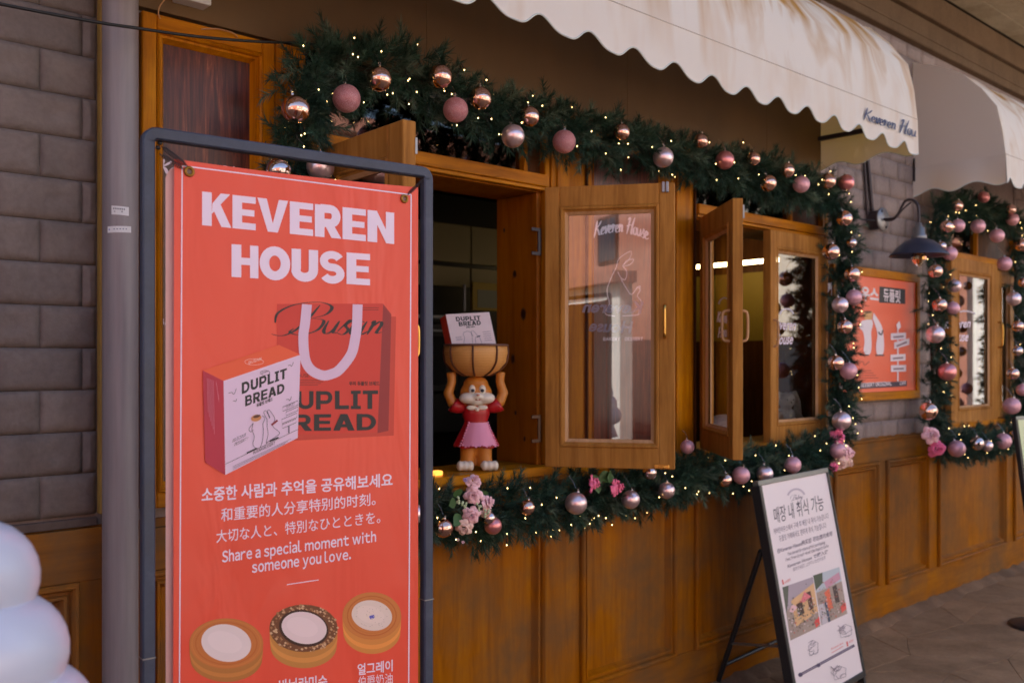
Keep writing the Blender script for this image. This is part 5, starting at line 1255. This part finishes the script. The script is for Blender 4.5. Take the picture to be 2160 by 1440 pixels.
# ================================================================== ORANGE POSTER IN WOODEN FRAME
def wall_poster(a0, a1, b0, b1, fw, label, draw):
    t = thing('framed_poster', ((a0+a1)/2, 0, b0), label, 'poster')
    part(t, 'frame_rail', GOLDH, (a0, a1, b1-fw, b1, .018, .048)); part(t, 'frame_rail', GOLDH, (a0, a1, b0, b0+fw, .018, .048))
    part(t, 'frame_stile', GOLD, (a0, a0+fw*.8, b0+fw, b1-fw, .018, .047)); part(t, 'frame_stile', GOLD, (a1-fw*.8, a1, b0+fw, b1-fw, .018, .047))
    part(t, 'sheet', mat('orange_poster', rgb(246, 112, 78), .4), (a0+fw*.8, a1-fw*.8, b0+fw, b1-fw, .012, .034), bev=0)
    if draw:
        p = Print((0, -.034, 0), (0, -1, 0), step=.0002, base=.001); draw(p); p.build('poster_print', t)
def dposter(p):
    W_ = rgb(240, 226, 234)
    p.text('케버린하우스', (1742, 620), (1853, 634), 31, W_, off=.045); p.poly([(1855, 604), (1909, 610), (1909, 641), (1854, 638)], rgb(46, 44, 52)); p.text('듀플릿', (1863, 632), (1899, 637), 29, W_, off=.02)
    # two generic upright white animals, one with a loaf on its head
    p.poly(smooth([(1818, 676), (1812, 690), (1820, 700), (1823, 722), (1821, 738), (1827, 749), (1836, 744), (1838, 722), (1837, 700), (1841, 684), (1838, 672)], 3), W_)
    p.poly([(1821, 657), (1840, 657), (1838, 674), (1823, 674)], rgb(226, 170, 110)); p.ellipse(1830, 658, 8, 2.6, rgb(120, 80, 50))
    p.poly(smooth([(1842, 660), (1848, 668), (1860, 690), (1864, 722), (1862, 746), (1850, 748), (1847, 730), (1850, 706), (1846, 688), (1840, 672)], 3), W_)
    p.line(smooth([(1852, 700), (1858, 706), (1862, 696)], 3), 3, rgb(70, 60, 70)); p.line([(1812, 748), (1832, 749)], 3, rgb(70, 50, 60)); p.line([(1846, 749), (1864, 749)], 3, rgb(70, 50, 60))
    p.line([(1893, 690), (1893, 804)], 3, W_)
    for x, y, sl in ((1878, 703, -2), (1885, 722, -9), (1877, 748, -2), (1878, 770, -1)): p.poly([(x, y), (x+32, y+sl), (x+32, y+sl+14), (x, y+14)], W_); p.line([(x+5, y+8), (x+27, y+8+sl)], 3.5, rgb(150, 120, 130))
    p.poly([(1889, 685), (1896, 676), (1899, 690), (1892, 697)], W_)
    for i in range(4): p.line([(1800, 781+i*5.3), (1836+i*5, 781.5+i*5)], 1.6, rgb(190, 84, 66))
    p.line(smooth([(1808, 768), (1818, 762), (1822, 770), (1832, 762)], 4), 1.4, rgb(180, 84, 70))
    p.poly([(1760, 812), (1911, 803), (1911, 814), (1760, 823)], rgb(66, 54, 72)); p.text('COFFEE BREAD DESSERT ORIGINAL', (1764, 819), (1879, 812), 11, W_, off=.03, lat=True); p.text('CAFE', (1896, 811.5), (1909, 810.5), 10, W_, off=.03, lat=True)
wall_poster(5.42, 6.62, 1.48, 2.34, .055, 'orange bakery poster in a wooden frame beside the wall lamp', dposter)
wall_poster(8.80, 10.0, 1.56, 2.30, .05, 'second orange poster at the far right beyond the far garland', None)

# ================================================================== WALL LAMP
wl = thing('wall_lamp', P(1852, 463, -.02), 'black gooseneck wall lamp with wide shade and bare bulb beside the far garland', 'wall lamp')
c = P(1852, 464, -.06); xm = c.x
MB().lathe((xm, -.012, c.z), [(0, 0), (.062, 0), (.062, .075), (0, .075)], 20, axis=(0, -1, 0), smooth=False).build('mount_box', IRON, wl)
MB().lathe((xm, -.088, c.z), [(.0, .0), (.078, 0), (.08, .004), (.074, .012), (0, .014)], 24, axis=(0, -1, 0)).build('cover_plate', GALV, wl)
for dx_, dz_ in ((-.03, .05), (.03, -.05)): MB().lathe((xm+dx_, -.10, c.z+dz_), [(0, .006), (.008, .005), (.009, 0)], 8, axis=(0, -1, 0)).build('screw', IRON, wl)
sy_ = -.08
while (P(1937, 470, sy_).x > xm+.02) and sy_ > -.5: sy_ -= .005
tipp = P(1937, 470, sy_); s_c = Vector((xm+.02, sy_, tipp.z)); ky = abs(sy_)/.42
arm = [(xm, -.10, c.z), (xm, -.12-.06*ky, c.z), (xm+.003, -.245*ky-.01, c.z+.03), (xm+.008, -.31*ky, c.z+.10), (xm+.014, -.37*ky, c.z+.105), (xm+.02, -.415*ky, c.z+.06), tuple(s_c)]
MB().tube([Vector(q) for q in smooth(arm, 6)], .0085, 8).build('gooseneck', IRON, wl)
MB().tube([Vector(q) for q in smooth([(xm, -.11, c.z-.01), (xm, -.13-.05*ky, c.z-.008), (xm+.005, -.3*ky, c.z+.055), (xm+.01, -.36*ky, c.z+.09)], 5)], .005, 6).build('brace', IRON, wl)
sz = s_c.z
MB().lathe((s_c.x, s_c.y, sz), [(0, .005), (.018, 0), (.022, -.025), (.036, -.03), (.038, -.075), (.046, -.08), (.05, -.105), (.0, -.105)], 20).build('socket', GALV, wl)
MB().lathe((s_c.x, s_c.y, sz), [(.05, -.10), (.09, -.118), (.13, -.15), (.165, -.19), (.178, -.203), (.180, -.209), (.174, -.207), (.12, -.165), (.05, -.115)], 40).build('shade', LAMPB, wl)
MB().lathe((s_c.x, s_c.y, sz), [(.02, -.16), (.036, -.19), (.046, -.215), (.044, -.235), (.026, -.262), (.0, -.285)], 14, smooth=False).build('bulb', GLASSB, wl)
MB().tube([(s_c.x, s_c.y, sz-.16), (s_c.x+.01, s_c.y, sz-.2), (s_c.x-.01, s_c.y, sz-.24)], .004, 5).build('filament', BRASS, wl)
c2 = P(1830, 338, -.02); MB().tube([(c2.x-.02, -.02, 3.3), (c2.x, -.02, c2.z), (xm-.02, -.03, c.z+.06)], .014, 8).build('conduit', IRON, wl)
MB().tube([(c2.x-.06, -.018, 3.3), (c2.x-.045, -.018, c2.z), (xm-.065, -.02, c.z+.03)], .009, 6).build('conduit', IRON, wl)
MB().tube([Vector(q) for q in smooth([tuple(P(1775, 430, -.12)), tuple(P(1795, 448, -.08)), tuple(P(1815, 462, -.05)), tuple(P(1845, 465, -.1))], 6)], .005, 6).build('lead', RUBBER, wl)

# ================================================================== MENU STAND AT THE FAR RIGHT
mc = Vector((6.72, -.80, 0)); ms = thing('menu_stand', mc, 'tilted menu stand with a round black base at the far right edge', 'menu stand')
MB().lathe(mc, [(0, .034), (.05, .034), (.185, .026), (.20, .018), (.20, 0.004), (0, .004)], 40).build('round_base', BLACK, ms)
MB().tube([mc+Vector((0, 0, .03)), mc+Vector((0, 0, 1.25))], .014, 10).build('pole', BLACK, ms)
A0 = P(2142, 878, -.78); A1 = P(2172, 1100, -.86)
FM = Frame(A1, (1, -.12, 0), (A0-A1))
if FM.N.dot(EYE-A1) < 0: FM.N = -FM.N
Lm_ = (A0-A1).length
part(ms, 'board', BLACK, (0, .5, 0, Lm_, -.03, 0), F=FM); part(ms, 'top_edge', GREYF, (0, .5, Lm_-.02, Lm_, .001, .004), F=FM, bev=0); part(ms, 'sheet', mat('pale_green_sheet', rgb(206, 220, 176), .4), (.02, .48, .02, Lm_-.022, .001, .003), F=FM, bev=0)

# ================================================================== FIGURINE ON THE SILL
def remesh(mb, name, mt, parent, vox, sm=2):
    o = mb.build(name, mt, None)
    md = o.modifiers.new('r', 'REMESH'); md.mode = 'VOXEL'; md.voxel_size = vox; md.use_smooth_shade = True
    m2 = o.modifiers.new('s', 'SMOOTH'); m2.iterations = sm; m2.factor = .5
    me = bpy.data.meshes.new_from_object(o.evaluated_get(bpy.context.evaluated_depsgraph_get()))
    bpy.data.objects.remove(o)
    if parent is not None: me.transform(rootm(parent).inverted())
    me.name = name; me.materials.clear(); me.materials.append(mt)
    for p_ in me.polygons: p_.use_smooth = True
    n = bpy.data.objects.new(name, me); COL.objects.link(n); n.parent = parent; return n
fy = .035
fc = P(1004, 975, fy); fig = thing('rabbit_figurine', (fc.x, fy, 1.2815), 'painted rabbit figurine in red dress and pink apron holding a basket overhead on the sill', 'figurine')
fdir = Vector((EYE.x-fc.x+.5, EYE.y-fy, 0)).normalized(); fr = Vector((-fdir.y, fdir.x, 0))     # fr: to the viewer's right
def q_(x, y, z): return Vector((fc.x, fy, 1.2815))+fr*x+fdir*y+Vector((0, 0, z))
Mf = Matrix((tuple(fr), tuple(fdir), (0, 0, 1))).transposed().to_3x3()
FS = 4.12/FPX   # metres per picture unit at the figurine
def ellf(m_, x, y, z, rx, ry, rz, mat_=0, n=16, k=10): m_.ell(q_(x, y, z), (rx, ry, rz), n, k, mat_, Mf)
ORG = mat('figurine_tan', rgb(206, 128, 48), .35); WHF = mat('figurine_white', rgb(236, 222, 206), .35); REDF = mat('figurine_red', rgb(186, 32, 40), .3); PNKF = mat('figurine_pink', rgb(236, 150, 180), .35)
WEAVE = mat('woven_basket', rough=.5)
def _wv(m):
    tc = N_(m, 'ShaderNodeTexCoord'); wv = N_(m, 'ShaderNodeTexWave', bands_direction='Z'); wv.inputs['Scale'].default_value = 60; wv.inputs['Distortion'].default_value = 2.5
    L_(m, tc.outputs['Object'], wv.inputs[0]); L_(m, ramp(m, wv.outputs[0], [(0.1, rgb(206, 140, 70)), (0.6, rgb(232, 170, 98))]), BC(m)); bump(m, wv.outputs[0], .15, .001)
_wv(WEAVE)
m_ = MB()
for s_ in (-1, 1):
    m_.tube([q_(.026*s_, 0, .012), q_(.024*s_, .002, .04), q_(.02*s_, 0, .10)], .022, 12, radii=[.024, .021, .026])
    m_.tube([q_(.040*s_, -.004, .215), q_(.066*s_, .004, .228), q_(.078*s_, .0, .262), q_(.068*s_, 0, .30), q_(.070*s_, 0, .335)], .014, 12, radii=[.017, .0165, .015, .0125, .014])
ellf(m_, 0, 0, .12, .038, .034, .06); ellf(m_, 0, 0, .20, .034, .03, .045); ellf(m_, 0, 0, .262, .046, .042, .044); ellf(m_, 0, -.004, .292, .036, .034, .03)
body = remesh(m_, 'body', ORG, fig, .0042, 3)
m_ = MB()
for s_ in (-1, 1):
    for k in (-1, 0, 1): ellf(m_, .034*s_+k*.0145, .042, .0175, .010, .017, .018)
    ellf(m_, .034*s_, .024, .015, .025, .026, .017)
remesh(m_, 'paws', WHF, fig, .0035, 1)
m_ = MB(); ellf(m_, -.024, .030, .246, .027, .022, .020); ellf(m_, .024, .030, .246, .027, .022, .020); ellf(m_, 0, .036, .252, .018, .02, .014); ellf(m_, 0, .028, .234, .022, .02, .014)
remesh(m_, 'muzzle', WHF, fig, .0032, 2)
for s_ in (-1, 1): m_ = MB(); ellf(m_, .0145*s_, .036, .275, .0095, .008, .0165); m_.build('eye_white', WHF, fig)
PUP = mat('dark_eye', rgb(24, 34, 48), .15)
for s_ in (-1, 1): m_ = MB(); ellf(m_, .0135*s_, .0435, .272, .0052, .003, .0062); m_.build('pupil', PUP, fig)
m_ = MB(); ellf(m_, 0, .056, .2575, .005, .004, .0035); m_.build('nose', mat('pink_nose', rgb(206, 140, 120), .3), fig)
m_ = MB(); ellf(m_, 0, .0475, .2425, .0085, .004, .0035); m_.build('mouth', mat('mouth_red', rgb(170, 60, 50), .3), fig)
m_ = MB(); ellf(m_, 0, .0498, .2432, .0035, .003, .0028); m_.build('tooth', WHF, fig)
# dress
prof = [(.034, .222), (.038, .212), (.039, .19), (.033, .168), (.034, .158), (.046, .13), (.056, .105), (.063, .082), (.0615, .078), (.05, .086)]
m_ = MB(); vs = []; nn = 40
for (r_, z_) in prof:
    for k in range(nn):
        a = 2*math.pi*k/nn; f_ = 1+.05*math.sin(a*9)*max(0, (.16-z_)/.08); vs.append(q_(r_*f_*math.cos(a), r_*.85*f_*math.sin(a), z_+(.003*math.sin(a*5) if z_ < .1 else 0)))
m_.add(vs, [(i*nn+k, i*nn+(k+1) % nn, (i+1)*nn+(k+1) % nn, (i+1)*nn+k) for i in range(len(prof)-1) for k in range(nn)], smooth=True)
for s_ in (-1, 1): m_.lathe(q_(.034*s_, 0, .206), [(.014, 0), (.022, .012), (.026, .03), (.024, .038), (.016, .036)], 16, axis=tuple(fr*s_+Vector((0, 0, .55))))
m_.build('dress', REDF, fig)
m_ = MB(); vs = []; nu, nv = 12, 9
for j in range(nv+1):
    for i in range(nu+1):
        u = i/nu*2-1; v = j/nv; hw_ = .95+.25*v; z_ = .163-.078*v+.003*math.sin(i*2.1)*v+.004*u*u*0; r_ = .0355+(.061-.0355)*v+.004
        a = math.pi/2-u*hw_*.78; ry = r_*.87+.001; vs.append(q_(r_*math.cos(a)+.004, ry*math.sin(a), z_))
m_.add(vs, [(j*(nu+1)+i, j*(nu+1)+i+1, (j+1)*(nu+1)+i+1, (j+1)*(nu+1)+i) for j in range(nv) for i in range(nu)], smooth=True)
ring = [Vector(vs[j*(nu+1)]) for j in range(nv+1)]+[Vector(vs[nv*(nu+1)+i]) for i in range(1, nu+1)]+[Vector(vs[j*(nu+1)+nu]) for j in range(nv-1, -1, -1)]
for v_ in ring: m_.ell(v_+fdir*.001, (.0032, .0032, .0032), 6, 4)
m_.build('apron', PNKF, fig)
m_ = MB(); 
for s_ in (-1, 1): ellf(m_, .015*s_, .031, .214, .015, .006, .0085)
ellf(m_, 0, .036, .2075, .0055, .005, .0065); m_.build('collar', WHF, fig)
# basket and box
bk = thing('woven_basket', q_(0, 0, .325), 'round tan woven basket held above the rabbit figurine', 'basket')
bprof = [(.0, .318), (.035, .322), (.062, .34), (.080, .368), (.0845, .402), (.083, .424), (.079, .424), (.078, .40), (.06, .345), (0, .33)]
MB().lathe(q_(0, 0, 0), bprof, 36).build('bowl', WEAVE, bk)
MB().tube([q_(.0825*math.cos(a), .0825*math.sin(a), .426) for a in [2*math.pi*i/36 for i in range(36)]], .0042, 8, closed=True).build('rim', mat('rim_brown', rgb(110, 74, 62), .5), bk)
SE = mat('basket_cord', rgb(96, 50, 24), .6)
for k in range(8):
    a = 2*math.pi*(k+.25)/8; pts = [q_(r_*1.01*math.cos(a), r_*1.01*math.sin(a), z_-.001) for r_, z_ in bprof[1:6]]
    MB().tube([Vector(v_) for v_ in smooth([tuple(v_) for v_ in pts], 4)], .0028, 6).build('cord', SE, bk)
bx = thing('cake_box', q_(0, 0, .50), 'white and red cake box tilted in the basket above the figurine', 'box')
# leaning box: face towards the viewer
TLb, TRb, BRb, BLb = (940, 663), (1032, 658), (1047, 724), (954, 727)
FN = (fdir*.94+Vector((0, 0, .30))+fr*.0).normalized(); c0 = q_(0, .015, .47*1.223)
cs_ = [hitp(x, y, c0, FN) for x, y in (TLb, TRb, (1050, 742), (957, 744))]
cs_[2] = cs_[1]+(cs_[2]-cs_[1])*.985; bk_ = [v_-FN*.055+fr*(-.02) for v_ in cs_]
MB().add(cs_+bk_, [(0, 3, 2, 1)], 0).build('front_face', mat('box_white', rgb(236, 216, 218), .45), bx)
MB().add([v_-FN*.0006 for v_ in cs_]+bk_, [(0, 1, 5, 4), (1, 2, 6, 5), (2, 3, 7, 6), (3, 0, 4, 7), (4, 5, 6, 7)]).build('carton', mat('box_red', rgb(216, 66, 40), .45), bx)
p = Print(c0, FN, step=.00002, base=.0003)
p.blocks('DUPLIT', (962.5, 677.5), (1014, 675), 9.2, INK, gap=.1, t=.24, shear=-.18); p.blocks('BREAD', (968.5, 688), (1015, 685), 9.2, INK, gap=.1, t=.24, shear=-.18); p.text('듀플릿 브레드', (983, 691.5), (1002, 690.3), 3.6, INK, off=.03)
for q in ([(978, 724), (980, 712), (977, 706), (980, 700), (990, 699), (995, 706), (997, 724)], [(998, 710), (994, 700), (998, 698), (1006, 706), (1012, 712), (1016, 724)], [(1004, 724), (1003, 712), (1010, 708)]): p.line(smooth(q, 3), .8, GR2)
p.line([(1006, 711), (1013, 708)], 2.2, GR)
for i in range(5): p.line([(1018+i, 700+i*4.5), (1034+i, 699+i*4.5)], 1.3, rgb(176, 160, 172))
p.text('DELICIOUS', (961, 713.5), (974, 712), 3.6, GR2, off=.02, lat=True); p.text('DESSERT', (963, 718), (976, 716.8), 3.6, GR2, off=.02, lat=True)
p.build('box_print', bx)
lt = P(932, 990, -.05); m_ = MB().box(WALL, lt.x-.02, lt.x+.02, 1.2815, 1.3, .0, .035, bev=.004)
m_.build('tea_light', emit('amber_glow', (1, .35, .05, 1), 1.2), label='small glowing orange light on the sill next to the figurine', cat='light')

GZ, GX, GBk = 1.223, 1.223*1.22, 1.223*1.30
base_ = Vector((fc.x, fy, 1.2815)); fig.scale = (GX, GX, GZ)
bk.location = base_+Vector((0, 0, .325*GZ)); bk.scale = (GBk, GBk, GZ)
# ================================================================== PLUSH RABBIT BEHIND THE CLOSED SHUTTER
PL = mat('plush_grey_white', rough=.95, spec=.1)
def _pl(m):
    n = tex(m, (1, 1, 1), 90, 3, .7, obj=False); L_(m, ramp(m, n, [(.3, rgb(190, 184, 188)), (.7, rgb(226, 220, 224))]), BC(m)); bump(m, n, 1.0, .01)
_pl(PL)
pc_ = P(1657, 885, .12); pl = thing('plush_rabbit', (pc_.x, .12, 1.2815), 'pale grey plush rabbit with drooping ears sitting behind the closed shutter glass', 'soft toy')
pd = Vector((EYE.x-pc_.x+3.5, EYE.y-.12, 0)).normalized(); prr = Vector((-pd.y, pd.x, 0)); Mp = Matrix((tuple(prr), tuple(pd), (0, 0, 1))).transposed().to_3x3()
B0 = Vector((pc_.x, .12, 1.2815))
def e_(m_, x, y, z, rx, ry, rz, n=16, k=10): m_.ell(B0+prr*x+pd*y+Vector((0, 0, z)), (rx, ry, rz), n, k, 0, Mp)
def tb_(m_, pts, rr): m_.tube([B0+prr*x+pd*y+Vector((0, 0, z)) for x, y, z in pts], .03, 12, radii=rr)
m_ = MB(); e_(m_, 0, 0, .10, .06, .052, .085); e_(m_, 0, .01, .215, .052, .048, .05); e_(m_, 0, .045, .20, .028, .022, .02)
tb_(m_, [(-.03, .02, .03), (-.07, .08, .03), (-.10, .12, .035)], [.032, .03, .036]); tb_(m_, [(.03, .02, .03), (.05, .09, .03), (.06, .13, .035)], [.032, .03, .036])
tb_(m_, [(-.045, .01, .155), (-.08, .03, .12), (-.095, .05, .085)], [.02, .018, .02]); tb_(m_, [(.045, .01, .155), (.08, .03, .12), (.088, .05, .08)], [.02, .018, .02])
tb_(m_, [(-.03, 0, .255), (-.06, .005, .265), (-.082, .01, .22), (-.088, .012, .16)], [.012, .018, .021, .024]); tb_(m_, [(.03, 0, .255), (.055, .005, .265), (.072, .01, .21), (.078, .012, .14)], [.012, .018, .021, .024])
remesh(m_, 'body', PL, pl, .006, 2)
m_ = MB(); e_(m_, -.02, .056, .222, .0045, .003, .0045, 8, 6); e_(m_, .02, .056, .222, .0045, .003, .0045, 8, 6); e_(m_, 0, .068, .206, .006, .003, .004, 8, 6); m_.build('face_buttons', BLACK, pl)
ub = thing('white_cushion', P(1530, 925, .35), 'round white cushion seen through the half folded shutter glass', 'cushion')
m_ = MB(); c_ = P(1525, 930, .35); m_.ell((c_.x, .35, 1.34), (.12, .10, .075), 20, 12); m_.build('body', PL, ub)
ub = thing('grey_cushion', P(2025, 850, .25), 'rounded grey cushion low behind the far window glass', 'cushion')
m_ = MB(); c_ = P(2022, 850, .2); m_.ell((c_.x, .2, 1.38), (.12, .09, .11), 20, 12); m_.build('body', PL, ub)

# ================================================================== SOFT-SERVE SCULPTURE IN THE NEAR LEFT CORNER
ic = thing('ice_cream_sculpture', (0, 0, 0), 'large glossy white swirl of an ice cream sculpture in the near left corner', 'sculpture')
dI = 1.02; axp = EYE+ray(-238, 1300)*dI; K = dI/FPX
AX = Vector((axp.x, axp.y, 0)); ztop = EYE.z-(1085-HPX)*K
ic.location = AX; ic['_m'] = [1, 0, 0, AX.x, 0, 1, 0, AX.y, 0, 0, 1, 0, 0, 0, 0, 1]
pts = []; rad = []; a0_ = math.atan2(RT.y, RT.x); k = 220; t0_, t1_ = .42, 3.4
for i in range(k+1):
    n_ = t0_+(t1_-t0_)*i/k; a = a0_+2*math.pi*n_
    R_ = max(.004, (94+60*n_)*K*min(1, .35+(n_-t0_)*1.6)); z = EYE.z-(1058+168*n_-HPX)*K
    pts.append(AX+Vector((R_*math.cos(a), R_*math.sin(a), z))); rad.append(132*K*min(1, .12+(n_-t0_)*2.2))
m_ = MB().tube(pts, .05, 28, radii=rad)
m_.lathe((AX.x, AX.y, 0), [(0, ztop-.0), (.03, ztop-.03), (.06, ztop-.1), (.10, ztop-.2), (.15, ztop-.32), (.18, ztop-.4), (0, ztop-.42)], 24)
m_.build('swirl', WHITEP, ic)
MB().lathe((AX.x, AX.y, 0), [(.17, ztop-.5), (.185, ztop-.56), (.15, ztop-.6), (.09, .25), (.12, .05), (.2, .03), (.2, 0), (0, 0)], 32).build('cone', mat('waffle_tan', rgb(200, 150, 90), .5), ic)

# ================================================================== ACROSS THE STREET (seen in glass and baubles)
def house(name, x0, x1, y0, h_, mt, label, wins, dep=5.0):
    F = Frame((0, y0, 0), (-1, 0, 0)); F.N = Vector((0, 1, 0))
    t = thing(name, ((x0+x1)/2, y0-dep/2, 0), label, 'building')
    part(t, 'wall', mt, (-x1, -x0, 0, h_, -dep, 0), F=F, bev=0); part(t, 'roof', TERRA, (-x1-.2, -x0+.2, h_, h_+.25, -dep, .3), F=F)
    for (a, b, z0, z1, nm) in wins:
        part(t, nm, DARKW, (-b, -a, z0, z1, .001, .05), F=F); part(t, 'pane', mat('far_pane', rgb(40, 46, 56), .1), (-b+.08, -a-.08, z0+.08, z1-.08, .051, .06), F=F, bev=0)
house('opposite_house', -2, 6, -9.0, 4.6, CREAM, 'cream rendered house across the street', [(-1, .2, .1, 2.3, 'door'), (1.2, 2.6, 1.1, 2.3, 'window'), (3.6, 5.0, 1.1, 2.3, 'window'), (1.2, 2.4, 3.0, 4.1, 'window'), (3.6, 4.8, 3.0, 4.1, 'window')])
house('opposite_house', 6.3, 16, -9.4, 5.2, WHITER, 'white rendered house across the street to the right', [(7.5, 8.7, .1, 2.3, 'door'), (10, 11.6, 1.0, 2.4, 'window'), (13, 14.4, 1.0, 2.4, 'window')])
house('opposite_house', 16.3, 23.4, -8.8, 5.6, CREAM, 'tall cream house with an added dark panel for reflections, far right across the street', [(16.9, 22.6, .1, 2.3, 'dark_reflection_panel'), (20.1, 21.6, 3.0, 4.6, 'window')])  # dark lower panel added so the closed shutter glass reflects dark below
house('opposite_house', 23.6, 29.6, -8.9, 5.2, TERRA, 'red brown house added near the far right end of the street for its reflection', [(24.4, 26.2, .9, 2.6, 'window'), (27.4, 28.8, .9, 4.4, 'window')])  # added so the far window pane reflects grey brown
house('opposite_house', 29.8, 36, -8.8, 5.6, WHITER, 'white house added at the far right end of the street for its reflection', [(32, 33.5, 1.0, 2.4, 'window')])  # added to put a white strip in the far pane's reflection
house('opposite_house', -10.8, -2.4, -9.2, 5.0, TERRA, 'red brown house across the street to the left', [(-10, -8.6, 1.0, 2.3, 'window'), (-6, -4.8, .1, 2.3, 'door')])
house('reflection_wall', -14.8, -11.0, -8.5, 3.4, WHITER, 'tall white wall added at the far left across the street for its reflection', [], dep=.3)  # unseen white wall placed to reflect bright in the open shutter's glass
house('opposite_house', -30, -11.1, -10.2, 6.2, TERRA, 'red brown house behind the white reflection wall at the far left', [(-15, -14, 4.2, 5.4, 'window'), (-20, -18.6, 1.0, 2.3, 'window'), (-18, -16.6, 1.0, 2.3, 'window')])

for o in list(bpy.data.objects):
    if '_m' in o: del o['_m']
